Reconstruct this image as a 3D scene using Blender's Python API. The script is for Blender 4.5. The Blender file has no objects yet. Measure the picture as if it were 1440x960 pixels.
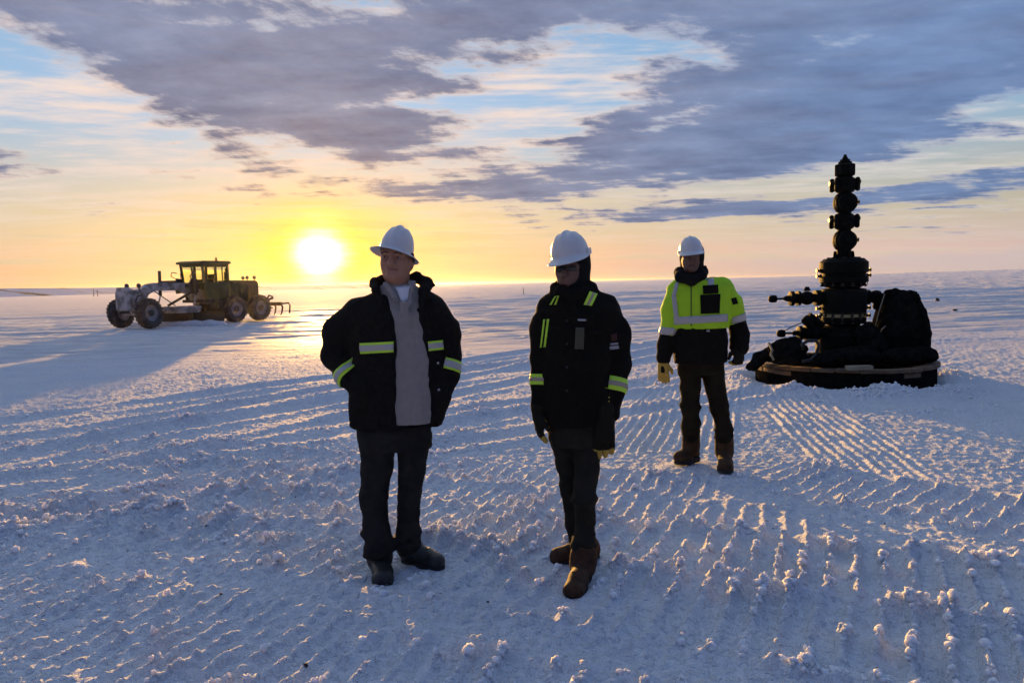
import bpy, bmesh, math, random
import numpy as np
from mathutils import Vector, Matrix, Quaternion
from mathutils.bvhtree import BVHTree

R = math.radians
SC = bpy.context.scene
COL = SC.collection
rng = np.random.default_rng(7)
random.seed(7)

# ------------------------------------------------------------------ camera
CAM_H = 1.60
HAZE = 0.00008
cam_data = bpy.data.cameras.new('camera')
cam_data.sensor_width = 36.0
cam_data.lens = 26.0
cam_data.clip_start = 0.05
cam_data.clip_end = 30000.0
cam = bpy.data.objects.new('camera', cam_data)
COL.objects.link(cam)
cam.matrix_world = Matrix.Translation((0, 0, CAM_H)) @ Matrix.Rotation(R(90 - 4.56), 4, 'X') @ Matrix.Rotation(R(-1.27), 4, 'Z')
SC.camera = cam

# ------------------------------------------------------------------ exposure
SC.view_settings.view_transform = 'Standard'
SC.view_settings.look = 'None'
SC.view_settings.gamma = 1.0
SC.view_settings.exposure = 0.93
SC.view_settings.use_curve_mapping = False
SC.render.engine = 'CYCLES'
SC.cycles.max_bounces = 5
SC.cycles.diffuse_bounces = 2
SC.cycles.glossy_bounces = 2
SC.cycles.volume_bounces = 0
SC.cycles.use_denoising = True
SC.cycles.use_adaptive_sampling = True
SC.cycles.adaptive_threshold = 0.02
SC.cycles.adaptive_min_samples = 16

SUN_AZ, SUN_EL = R(-14.35), R(4.3)
GLOW_EL = R(2.4)
SUN_V = Vector((math.sin(SUN_AZ) * math.cos(SUN_EL), math.cos(SUN_AZ) * math.cos(SUN_EL), math.sin(SUN_EL)))


class E:
    """Small expression builder for shader node graphs."""
    nt = None

    def __init__(s, v):
        s.v = v.v if isinstance(v, E) else v

    @staticmethod
    def math(op, *a, clamp=False):
        n = E.nt.nodes.new('ShaderNodeMath')
        n.operation = op
        n.use_clamp = clamp
        for i, x in enumerate(a):
            x = x.v if isinstance(x, E) else x
            if isinstance(x, (int, float)):
                n.inputs[i].default_value = x
            else:
                E.nt.links.new(x, n.inputs[i])
        return E(n.outputs[0])

    def __add__(s, o): return E.math('ADD', s, o)
    __radd__ = __add__
    def __sub__(s, o): return E.math('SUBTRACT', s, o)
    def __rsub__(s, o): return E.math('SUBTRACT', o, s)
    def __mul__(s, o): return E.math('MULTIPLY', s, o)
    __rmul__ = __mul__
    def __truediv__(s, o): return E.math('DIVIDE', s, o)
    def __rtruediv__(s, o): return E.math('DIVIDE', o, s)
    def __pow__(s, o): return E.math('POWER', s, o)
    def exp(s): return E.math('EXPONENT', s)
    def sat(s): return E.math('ADD', s, 0.0, clamp=True)
    def max(s, o): return E.math('MAXIMUM', s, o)
    def min(s, o): return E.math('MINIMUM', s, o)

    def smooth(s, a, b):
        n = E.nt.nodes.new('ShaderNodeMapRange')
        n.interpolation_type = 'SMOOTHSTEP'
        n.inputs['From Min'].default_value = a
        n.inputs['From Max'].default_value = b
        E.nt.links.new(s.v, n.inputs['Value'])
        return E(n.outputs['Result'])

    @staticmethod
    def vec(x, y, z):
        n = E.nt.nodes.new('ShaderNodeCombineXYZ')
        for i, q in enumerate((x, y, z)):
            q = q.v if isinstance(q, E) else q
            if isinstance(q, (int, float)):
                n.inputs[i].default_value = q
            else:
                E.nt.links.new(q, n.inputs[i])
        return E(n.outputs[0])

    @staticmethod
    def noise(vec, scale, detail=5.0, rough=0.5, dist=0.0, lac=2.0):
        n = E.nt.nodes.new('ShaderNodeTexNoise')
        E.nt.links.new(vec.v, n.inputs['Vector'])
        n.inputs['Scale'].default_value = scale
        n.inputs['Detail'].default_value = detail
        n.inputs['Roughness'].default_value = rough
        n.inputs['Distortion'].default_value = dist
        n.inputs['Lacunarity'].default_value = lac
        return E(n.outputs[0])

    @staticmethod
    def mixc(f, a, b, mode='MIX'):
        n = E.nt.nodes.new('ShaderNodeMix')
        n.data_type = 'RGBA'
        n.blend_type = mode
        n.clamp_result = False
        for sock, x in ((n.inputs[0], f), (n.inputs[6], a), (n.inputs[7], b)):
            x = x.v if isinstance(x, E) else x
            if isinstance(x, (int, float)):
                sock.default_value = x
            elif isinstance(x, tuple):
                sock.default_value = (*x, 1.0)
            else:
                E.nt.links.new(x, sock)
        return E(n.outputs[2])


# ------------------------------------------------------------------ sky
world = bpy.data.worlds.new('World')
SC.world = world
world.use_nodes = True
wn = world.node_tree
E.nt = wn
world.cycles.sampling_method = 'MANUAL'
world.cycles.sample_map_resolution = 512
bg = wn.nodes['Background']
bg.inputs['Strength'].default_value = 0.056

sky = wn.nodes.new('ShaderNodeTexSky')
sky.sky_type = 'NISHITA'
sky.sun_disc = False
sky.sun_elevation = SUN_EL
sky.sun_rotation = SUN_AZ
sky.dust_density = 0.5
sky.ozone_density = 1.5

tc = wn.nodes.new('ShaderNodeTexCoord')
sep = wn.nodes.new('ShaderNodeSeparateXYZ')
wn.links.new(tc.outputs['Generated'], sep.inputs[0])
dx, dy, dz = (E(sep.outputs[i]) for i in range(3))
DEG = 57.29578
az = E.math('ARCTAN2', dx, dy) * DEG
el = E.math('ARCSINE', dz) * DEG
GLOW_V = Vector((math.sin(SUN_AZ) * math.cos(GLOW_EL), math.cos(SUN_AZ) * math.cos(GLOW_EL), math.sin(GLOW_EL)))
dot = dx * GLOW_V.x + dy * GLOW_V.y + dz * GLOW_V.z
sang = E.math('ARCCOSINE', dot.min(1.0)) * DEG              # degrees from the sun

# clear air: the physical sky, its huge range compressed as a thin overcast veil does
ssep = wn.nodes.new('ShaderNodeSeparateColor')
wn.links.new(sky.outputs[0], ssep.inputs[0])
nr, ng, nb = (E(ssep.outputs[i]).max(0.001) ** 0.40 for i in range(3))
up = el.smooth(3.0, 14.0)
right = az.smooth(-2.0, 34.0)
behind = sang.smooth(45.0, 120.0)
low = 1.0 - el.smooth(0.0, 5.0)
near_sun = (sang * (-1.0 / 17.0)).exp()
glow = (sang * (-1.0 / 10.0)).exp()
cr = nr * (3.2 - 1.2 * up + 0.5 * right * low) * (1.0 - 0.55 * behind)
cg = ng * (1.0 - 0.16 * glow) * (2.75 + 0.25 * up - 0.5 * low + 0.75 * right * low) * (1.0 - 0.28 * behind)
cb = nb * (2.5 + 1.8 * up + 2.1 * right * low + 2.2 * behind - 2.0 * glow * (1.0 - up))
clear = E.vec(cr, cg, cb)

# high cloud veil: thin streaks drawn out along the horizon
inv = 1.0 / (dz.max(0.0) + 0.055)
px, py = dx * inv, dy * inv
st1 = E.noise(E.vec(px * 0.55 + py * 0.1, py * 1.9, 3.7), 1.7, 5.0, 0.62, 0.0)
st2 = E.noise(E.vec(az * 0.035, el * 0.55 + az * 0.012, 1.3), 2.3, 4.0, 0.6, 0.0)
n1 = E.noise(E.vec(px, py * 0.75, 0.0), 0.9, 4.0, 0.58, 0.0)
n2 = E.noise(E.vec(px * 0.75 + py * 0.3, py * 1.15, 5.0), 3.0, 6.0, 0.62, 0.0)
n3 = E.noise(E.vec(az * 0.05, el * 0.14 + az * 0.03, 9.0), 3.0, 8.0, 0.66, 0.0)
veil = (st1 * 0.7 + st2 * 0.55 + (n2 - 0.5) * 0.45).smooth(0.5, 0.82)
veil_col = E.vec(7.6 + 3.4 * near_sun - 3.2 * behind, 7.1 - 0.2 * near_sun - 2.6 * behind, 6.8 - 1.9 * near_sun - 1.6 * behind)
c0 = E.mixc(veil * (0.2 + 0.3 * el.smooth(2.0, 6.0) + 0.45 * up) * (1.0 - 0.4 * behind), clear, veil_col)
# faint dusky bars low down
bars = st2.smooth(0.5, 0.64) * (1.0 - el.smooth(5.0, 8.0))
c0 = E.mixc(bars * 0.55, c0, E.vec(5.9 + 3.6 * near_sun, 5.3 + 1.2 * near_sun, 4.1 - 2.4 * near_sun))
# a low pinkish-grey bank along the horizon, thicker away from the sun
bank = (1.0 - (el + (n3 - 0.5) * 2.2).smooth(0.9, 1.7)) * (0.15 + 0.6 * right)
c0 = E.mixc(bank.min(0.8), c0, E.vec(5.5 + 2.6 * near_sun, 4.7 + 1.0 * near_sun, 4.9 - 3.0 * near_sun))


azel = E.vec(az, el, 0.0)


def blob(ca, ce, ra, re, rot=0.0, k=1.0):
    """Soft bank of cloud centred at azimuth ca and elevation ce (degrees)."""
    m = wn.nodes.new('ShaderNodeMapping')
    m.vector_type = 'TEXTURE'
    m.inputs['Location'].default_value = (ca, ce, 0)
    m.inputs['Rotation'].default_value = (0, 0, R(rot))
    m.inputs['Scale'].default_value = (ra, re, 1)
    wn.links.new(azel.v, m.inputs['Vector'])
    d = wn.nodes.new('ShaderNodeVectorMath')
    d.operation = 'DOT_PRODUCT'
    wn.links.new(m.outputs[0], d.inputs[0])
    wn.links.new(m.outputs[0], d.inputs[1])
    return E.math('POWER', 0.36788, E(d.outputs['Value'])) * k


# banks of grey stratocumulus: where they lie in this sky
field = (blob(-16.0, 15.5, 12.0, 4.6, -14, 1.0) + blob(-3.0, 19.5, 12.0, 3.6, 0, 0.9) + blob(-11, 11.0, 9.0, 1.9, -4, 0.55)
         + blob(-29, 17.0, 12.0, 3.2, -10, 1.05)
         + blob(25.0, 13.0, 16.0, 4.8, 6, 1.25) + blob(17.0, 9.2, 14.0, 2.4, 4, 0.95) + blob(9.0, 11.0, 5.0, 2.0, 25, .35) + blob(22.0, 20.5, 20.0, 4.4, 0, 1.1)
         + blob(1.5, 6.9, 6.0, 1.25, -1, 0.95) + blob(19.0, 5.0, 12.0, 0.62, 1.5, 0.9) + blob(33.0, 5.9, 9.0, 0.9, 2, .7)
         + blob(-35.0, 8.4, 5.5, 1.1, -6, 0.75) + blob(-9.0, 7.3, 6.0, .7, -5, 0.5) + blob(-17, 8.6, 5.0, .8, -12, .4)
         - blob(3.5, 13.2, 4.2, 3.0, 50, 0.7) - blob(5.0, 17.0, 7.5, 1.1, -6, .35) - blob(-34, 13.5, 6.5, 3.2, -22, 0.75) - blob(33, 10.2, 5.0, .6, -3, .6)
         - blob(22, 6.6, 14, .55, 2, .6) - blob(11, 11.2, 5, .7, 8, .4))
away = (el.smooth(24.0, 42.0) + E.math('ABSOLUTE', az).smooth(45.0, 75.0)).min(1.0)
field = field * (1.0 - away) + away * 0.40                   # broken cloud goes on overhead and behind
dens = field + (n1 - 0.5) * 1.5 + (n2 - 0.5) * 1.6 + (n3 - 0.5) * 2.1 + (st1 - 0.5) * 1.3 - 0.42
alpha = dens.smooth(-0.22, 0.40) * el.smooth(1.5, 4.0)
thick = dens.smooth(-0.26, 0.44)
warm = (sang * (-1.0 / 14.0)).exp()
rim = E.vec(8.2 + 2.8 * warm - 3.5 * right - 2.5 * behind, 6.5 + 0.8 * warm - 1.9 * right - 1.8 * behind, 5.7 - 2.2 * warm - 0.2 * right)
shade_n = (n2 - 0.5) * 2.2 + (n1 - 0.5) * 1.6 + (n3 - 0.5) * 1.6
shade_n = shade_n.max(-0.55).min(0.9)
core = E.vec((1.85 + 1.1 * glow - 0.5 * right - 0.2 * behind) * (1.0 - 0.6 * shade_n), (2.2 + 0.65 * glow - 0.05 * right - 0.1 * behind) * (1.0 - 0.55 * shade_n),
             (3.55 - 0.3 * glow + 0.5 * right) * (1.0 - 0.42 * shade_n))
c1 = E.mixc(alpha * 0.94, c0, E.mixc(thick, rim, core))

# the sun's glare burning through the veil
wob = sang + (n3 - 0.5) * 1.1 + (st2 - 0.5) * 1.6
g1 = ((wob * wob) * (-1.0 / (1.45 ** 2))).exp()
g2 = ((wob * wob) * (-1.0 / (2.9 ** 2))).exp()
g3 = (sang * (-1.0 / 7.0)).exp()
final = E.mixc(1.0, c1, E.vec(g1 * 34.0 + g2 * 4.5 + g3 * 1.6, g1 * 34.0 + g2 * 1.9 + g3 * 0.1, g1 * 24.0 - g2 * 1.6 - g3 * 0.9), 'ADD')
final = E.mixc(1.0, final, (0.0, 0.0, 0.0), 'LIGHTEN')
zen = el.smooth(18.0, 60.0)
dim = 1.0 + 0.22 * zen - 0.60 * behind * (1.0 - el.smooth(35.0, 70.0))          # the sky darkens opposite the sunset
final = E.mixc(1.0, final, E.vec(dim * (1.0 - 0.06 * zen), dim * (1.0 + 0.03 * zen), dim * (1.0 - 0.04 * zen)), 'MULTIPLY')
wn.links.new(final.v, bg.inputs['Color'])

# ------------------------------------------------------------------ sun
sun_data = bpy.data.lights.new('sun', 'SUN')
sun_data.energy = 5.0
sun_data.angle = R(0.6)
sun_data.color = (1.0, 0.52, 0.13)
sun = bpy.data.objects.new('sun', sun_data)
COL.objects.link(sun)
sun.rotation_euler = SUN_V.to_track_quat('Z', 'Y').to_euler()
# ------------------------------------------------------------------ helpers
def tag(o, label=None, cat=None, group=None, kind=None):
    for k, v in (('label', label), ('category', cat), ('group', group), ('kind', kind)):
        if v:
            o[k] = v
    return o


def empty(name, loc=(0, 0, 0), rz=0.0):
    o = bpy.data.objects.new(name, None)
    o.empty_display_size = 0.2
    o.location = loc
    o.rotation_euler = (0, 0, rz)
    COL.objects.link(o)
    return o


def mesh_obj(name, verts, faces, mat=None, parent=None, smooth=True):
    me = bpy.data.meshes.new(name)
    if isinstance(verts, np.ndarray) and isinstance(faces, np.ndarray):
        n, k = faces.shape
        me.vertices.add(len(verts))
        me.vertices.foreach_set('co', verts.astype(np.float32).ravel())
        me.loops.add(n * k)
        me.loops.foreach_set('vertex_index', faces.astype(np.int32).ravel())
        me.polygons.add(n)
        me.polygons.foreach_set('loop_start', np.arange(0, n * k, k, dtype=np.int32))
        me.update(calc_edges=True)
    else:
        me.from_pydata([tuple(v) for v in verts], [], [tuple(f) for f in faces])
        me.update()
    if smooth:
        me.polygons.foreach_set('use_smooth', np.ones(len(me.polygons), dtype=bool))
    o = bpy.data.objects.new(name, me)
    if mat:
        me.materials.append(mat)
    COL.objects.link(o)
    if parent:
        o.parent = parent
    return o


def copy_tree(o, parent=None):
    c = o.copy()
    COL.objects.link(c)
    c.parent = parent
    for ch in list(o.children):
        copy_tree(ch, c)
    return c


def smoothstep(a, b, x):
    t = np.clip((x - a) / (b - a), 0.0, 1.0)
    return t * t * (3 - 2 * t)


_perm = rng.permutation(4096)
_grad = np.stack([np.cos(np.arange(4096) * 2.399963), np.sin(np.arange(4096) * 2.399963)], 1).astype(np.float32)


def _hash(ix, iy, seed=0):
    return _perm[(ix + _perm[(iy + seed * 131) & 4095]) & 4095]


def perlin(x, y, seed=0):
    ix = np.floor(x).astype(np.int64)
    iy = np.floor(y).astype(np.int64)
    fx = (x - ix).astype(np.float32)
    fy = (y - iy).astype(np.float32)
    u = fx * fx * fx * (fx * (fx * 6 - 15) + 10)
    v = fy * fy * fy * (fy * (fy * 6 - 15) + 10)

    def g(ox, oy):
        h = _hash(ix + ox, iy + oy, seed)
        return _grad[h, 0] * (fx - ox) + _grad[h, 1] * (fy - oy)
    a = g(0, 0); b = g(1, 0); c = g(0, 1); d = g(1, 1)
    return (a + (b - a) * u) + ((c + (d - c) * u) - (a + (b - a) * u)) * v


def fbm(x, y, octv=4, seed=0, gain=0.5):
    s = 0.0
    amp = 1.0
    for i in range(octv):
        s = s + perlin(x * (2 ** i) + i * 17.3, y * (2 ** i) - i * 9.1, seed + i) * amp
        amp *= gain
    return s


_rnd = rng.random((4096, 4)).astype(np.float32)


def clods(x, y, cell, prob, seed=0, rmin=0.25, rmax=0.6, squash=0.9):
    """Half-buried lumps, one at most per cell: height above the plain (in metres)."""
    X = x / cell
    Y = y / cell
    ix = np.floor(X).astype(np.int64)
    iy = np.floor(Y).astype(np.int64)
    out = np.zeros(x.shape, np.float32)
    for ox in (-1, 0, 1):
        for oy in (-1, 0, 1):
            h = _hash(ix + ox, iy + oy, seed)
            r = _rnd[h]
            rad = rmin + (rmax - rmin) * r[..., 2] ** 2
            ddx = (X - (ix + ox + r[..., 0])).astype(np.float32)
            ddy = (Y - (iy + oy + r[..., 1])).astype(np.float32)
            q = rad * rad - ddx * ddx - ddy * ddy
            hh = np.sqrt(np.maximum(q, 0)) * (r[..., 3] < prob)
            np.maximum(out, hh, out=out)
    return out * (cell * squash)


def lane_line(x, y, x0, y0, ang):
    """Distance along (s) and across (t) a straight lane through (x0, y0)."""
    c, s = math.cos(R(ang)), math.sin(R(ang))
    return (x - x0) * c + (y - y0) * s, -(x - x0) * s + (y - y0) * c


def lane_arc(x, y, cx, cy, rad):
    d = np.hypot(x - cx, y - cy)
    a = np.arctan2(y - cy, x - cx)
    return a * rad, d - rad


def cleats(s, t, width, pitch, amp, seed, skew=0.0, sharp=0.2):
    """Grouser bars left by a tracked machine: cross ridges, broken and crumbling."""
    inside = smoothstep(width * 0.5 + 0.05, width * 0.5 - 0.06, np.abs(t))
    ph = (s + skew * t + 0.025 * perlin(s * 2.3, t * 3.1, seed)) / pitch
    f = np.abs(ph - np.round(ph))
    idn = np.round(ph)
    jig = perlin(idn * 7.7, t * 5.5, seed + 1) + 0.5 * perlin(idn * 3.3, t * 14.0, seed + 2)
    ridge = np.exp(-(f / sharp) ** 2) * np.clip(0.78 + 1.0 * jig, 0.12, 1.35)
    edge = np.exp(-((np.abs(t) - width * 0.5) / 0.07) ** 2) * np.clip(0.5 + 1.3 * perlin(s * 4.1, t * 0.5, seed + 3), 0, 1.4)
    return inside, ridge * inside * amp, edge * amp * 0.9


def macro(x, y):
    d = np.hypot(x, y)
    h = -0.12 * smoothstep(14, 30, y) * smoothstep(2, -10, x)
    h = h + 2.4 * smoothstep(60, 420, d) * smoothstep(0.1, 0.65, x / np.maximum(d, 1))
    h = h + 0.05 * smoothstep(4, 14, d) * fbm(x * 0.11, y * 0.16, 2, 40)
    h = h + 0.6 * smoothstep(80, 400, d) * fbm(x * 0.006, y * 0.011, 2, 60)
    return h


WELL = (5.12, 11.45)
# heel and toe of each boot
FEET = [(-0.72, 4.1, -0.70, 3.79), (-0.60, 4.2, -0.41, 4.02), (0.36, 3.92, 0.28, 3.60), (0.49, 4.17, 0.20, 4.07), (1.58, 6.42, 1.42, 6.24), (1.75, 6.22, 1.72, 5.90)]


def height(x, y, fine=True, mask=False):
    x = np.asarray(x, float)
    y = np.asarray(y, float)
    d = np.hypot(x, y)
    h = macro(x, y)
    pad = smoothstep(24.0, 13.0, y - 0.12 * x + 2.2 * perlin(x * 0.13, y * 0.13, 50))       # churned work pad against wind-packed plain
    rough = 0.55 + 0.9 * fbm(x * 0.35, y * 0.5, 3, 3)
    # ------- wind drift: long low sastrugi lying across the view
    wx, wy = x * math.cos(R(8)) + y * math.sin(R(8)), -x * math.sin(R(8)) + y * math.cos(R(8))
    dr = fbm(wx * 0.16, wy * 0.75, 4, 11, 0.55)
    dr2 = fbm(wx * 0.035, wy * 0.2, 3, 15, 0.55)
    calm = 1 - 0.85 * smoothstep(45, 75, d) * smoothstep(-0.05, -0.2, x / np.maximum(d, 1))       # smooth river ice to the left
    h = h + (1 - pad) * calm * (0.10 * dr * smoothstep(10, 30, d) + 0.24 * dr2 * smoothstep(20, 70, d))
    h = h + (1 - pad) * 0.035 * np.maximum(0, fbm(x * 0.7, y * 1.7, 3, 19) - 0.25) * smoothstep(200, 60, d)
    h = h + 0.06 * np.exp(-((y + 0.10 * x - 4.25) / 1.25) ** 2) * smoothstep(-2.4, -1.0, x) * smoothstep(4.5, 2.6, x)      # swell added under the tracks so their ridges catch more sun
    if not fine:
        return h
    # ------- tracks pressed over each other
    tex = np.zeros_like(h)
    lumps = np.clip(rough, 0, 1.4) * pad * 0.42
    flat = np.zeros_like(h)
    lanes = [
        # (s, t), width, pitch, amp, seed, skew, s-range
        (lane_line(x, y, 0.0, 2.62, -24), 0.85, 0.125, 0.034, 131, 0.0, (-6, 3.0)),
        (lane_line(x, y, 0.0, 6.15, -20), 0.70, 0.12, 0.030, 191, 0.0, (-6, 3.0)),
        (lane_line(x, y, 2.75, 5.25, -46), 1.10, 0.135, 0.036, 161, 0.0, (-1.3, 2.6)),
        (lane_line(x, y, 0.0, 5.38, -23), 0.66, 0.125, 0.044, 151, 0.05, (-4.4, 2.4)),
        (lane_line(x, y, 0.0, 4.62, -24), 0.80, 0.132, 0.060, 101, 0.0, (-3.2, 6)),
        (lane_line(x, y, 0.0, 3.80, -24), 0.74, 0.132, 0.060, 111, -0.05, (-4.6, 6)),
        (lane_arc(x, y, 4.6, 22.0, 4.0), 0.5, 0.16, 0.03, 201, 0.0, (-16, 9)),
        (lane_line(x, y, -3.9, 4.6, -16), 0.8, 0.13, 0.034, 211, 0.1, (-3, 1.6)),
    ]
    ridges = np.zeros_like(h)
    for (s, t), w, pitch, amp, seed, skew, (sa, sb) in lanes:
        m = smoothstep(sa, sa + 0.6, s) * smoothstep(sb, sb - 0.8, s)
        m = m * np.clip(0.8 + 0.9 * fbm(s * 0.8, t * 1.2, 2, seed + 7), 0.2, 1.0)
        ins, rid, edg = cleats(s, t, w, pitch, amp, seed, skew)
        tex = tex * (1 - 0.75 * ins * m) + (rid + edg) * m - 0.012 * ins * m
        flat = np.maximum(flat, ins * m * 0.75)
        lumps = lumps * (1 - 0.8 * ins * m)
        ridges = np.maximum(ridges * (1 - 0.6 * ins * m), m * (rid + edg) / amp * (0.45 + 9 * amp))
    # ------- fine grooves combed by the grader blade
    for x0, y0, ang_, w, seed in ((1.95, 8.6, 72, 1.5, 401), (3.3, 7.6, 80, 1.1, 402)):
        s, t = lane_line(x, y, x0, y0, ang_)
        m = smoothstep(-2.3, -1.2, s) * smoothstep(3.2, 1.6, s) * smoothstep(w * .5, w * .5 - .15, np.abs(t)) * np.clip(0.7 + fbm(s, t * 2, 2, seed), 0, 1)
        tex = tex * (1 - .6 * m) + 0.022 * m * (np.cos(2 * math.pi * (t + .03 * perlin(s * 1.3, t, seed)) / 0.105) * np.clip(.7 + perlin(s * 5, t * 9, seed + 1), .2, 1.3))
        lumps = lumps * (1 - .6 * m)
    # ------- wheel ruts running off to the right-hand distance
    for x0, y0, ang, w, seed in ((-4.6, 9.0, 52, 0.55, 301), (-3.4, 9.3, 52, 0.6, 302), (-2.0, 9.0, 55, 0.5, 303), (-6.4, 9.4, 48, 0.6, 304),
                                 (-4.0, 6.6, 38, 0.5, 305), (-3.2, 5.5, 36, 0.45, 306), (-5.4, 8.4, 50, 0.4, 307), (-1.3, 7.6, 50, .5, 308)):
        s, t = lane_line(x, y, x0, y0, ang)
        t = t + 0.25 * perlin(s * 0.22, t * 0.05 + seed, 9)
        m = smoothstep(-5, -2.5, s) * smoothstep(16, 9, s) * np.clip(0.6 + fbm(s * 0.5, t, 2, seed), 0.1, 1)
        prof = -0.035 * np.exp(-(t / (w * 0.42)) ** 2) + 0.04 * np.exp(-((np.abs(t) - w * 0.62) / 0.11) ** 2)
        tex = tex + prof * m
        lumps = lumps + m * 0.7 * np.exp(-((np.abs(t) - w * 0.62) / 0.16) ** 2)
    # ------- drift ridge pushed up round the well cellar
    dw = np.hypot(x - WELL[0], (y - WELL[1]))
    ringm = np.exp(-((dw - 1.64) / 0.33) ** 2)
    h = h + 0.13 * ringm * np.clip(0.75 + 0.8 * fbm(x * 1.1, y * 1.1, 3, 71), 0.15, 1.6)
    h = h - 0.05 * smoothstep(1.6, 1.2, dw)
    lumps = lumps + 1.3 * ringm + 0.5 * np.exp(-((dw - 2.6) / 0.8) ** 2)
    # ------- crumbs and lumps of broken snow
    clump = np.clip(0.25 + 1.7 * fbm(x * 1.3, y * 1.6, 3, 21), 0.0, 1.3)
    big = np.clip(lumps * clump + ridges * np.clip(0.75 + 0.8 * fbm(x * 5, y * 5, 2, 23), 0.2, 1.3), 0, 1.25)
    if mask:
        return big
    nearm = smoothstep(40, 22, d)
    c1 = clods(x, y, 0.16, 0.55, 1, 0.12, 0.34, 0.75)
    c2 = clods(x + 0.37, y, 0.075, 0.75, 2, 0.18, 0.48, 0.85)
    c3 = clods(x, y + 0.11, 0.034, 0.8, 3, 0.2, 0.55, 0.8)
    wl = smoothstep(0.45, 0.95, big)
    h = h + tex * 1.15 + nearm * (c1 * wl * 0.55 + c2 * np.clip(0.10 * pad + big * 1.25, 0, 1.1) * (1 - 0.35 * flat) + c3 * np.clip(0.6 * (1 - 0.6 * flat) + big * 0.8, 0, 1.2) * pad)
    h = h + pad * 0.013 * fbm(x * 1.7, y * 1.9, 3, 31) + pad * 0.016 * fbm(x * 12, y * 12, 3, 35) * (1 - 0.65 * flat)
    # ------- trodden flat under the boots
    h = h - 0.03 * pad
    for x0, y0, x1, y1 in FEET:
        ex, ey = x1 - x0, y1 - y0
        tt = np.clip(((x - x0) * ex + (y - y0) * ey) / (ex * ex + ey * ey), 0, 1)
        df = np.hypot(x - x0 - tt * ex, y - y0 - tt * ey)
        w = smoothstep(0.26, 0.09, df + 0.03 * perlin(x * 9, y * 9, 44))
        h = h * (1 - w) + (0.004 + 0.35 * np.clip(h, -0.03, 0.05)) * w
    return h


# ------------------------------------------------------------------ materials
def mat(name, base, rough=0.6, metal=0.0, spec=0.5, noise=None, bump=None, **kw):
    """Principled material; noise = (scale, amount, second colour), bump = (scale, strength, distance)."""
    m = bpy.data.materials.new(name)
    m.use_nodes = True
    nt = m.node_tree
    b = nt.nodes['Principled BSDF']
    b.inputs['Base Color'].default_value = (*base, 1)
    b.inputs['Roughness'].default_value = rough
    b.inputs['Metallic'].default_value = metal
    b.inputs['Specular IOR Level'].default_value = spec
    for k, v in kw.items():
        b.inputs[k.replace('_', ' ')].default_value = v
    E.nt = nt
    co = nt.nodes.new('ShaderNodeTexCoord').outputs['Object']
    if noise:
        n = E.noise(E(co), noise[0], 6, 0.6, 0.3)
        c = E.mixc(n.smooth(0.38, 0.62) * noise[1], base, noise[2])
        nt.links.new(c.v, b.inputs['Base Color'])
        r = n * 0.35 + (rough - 0.17)
        nt.links.new(r.v, b.inputs['Roughness'])
    if bump:
        n = E.noise(E(co), bump[0], 4, 0.6)
        bn = nt.nodes.new('ShaderNodeBump')
        bn.inputs['Strength'].default_value = bump[1]
        bn.inputs['Distance'].default_value = bump[2]
        nt.links.new(n.v, bn.inputs['Height'])
        nt.links.new(bn.outputs[0], b.inputs['Normal'])
    return m


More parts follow.
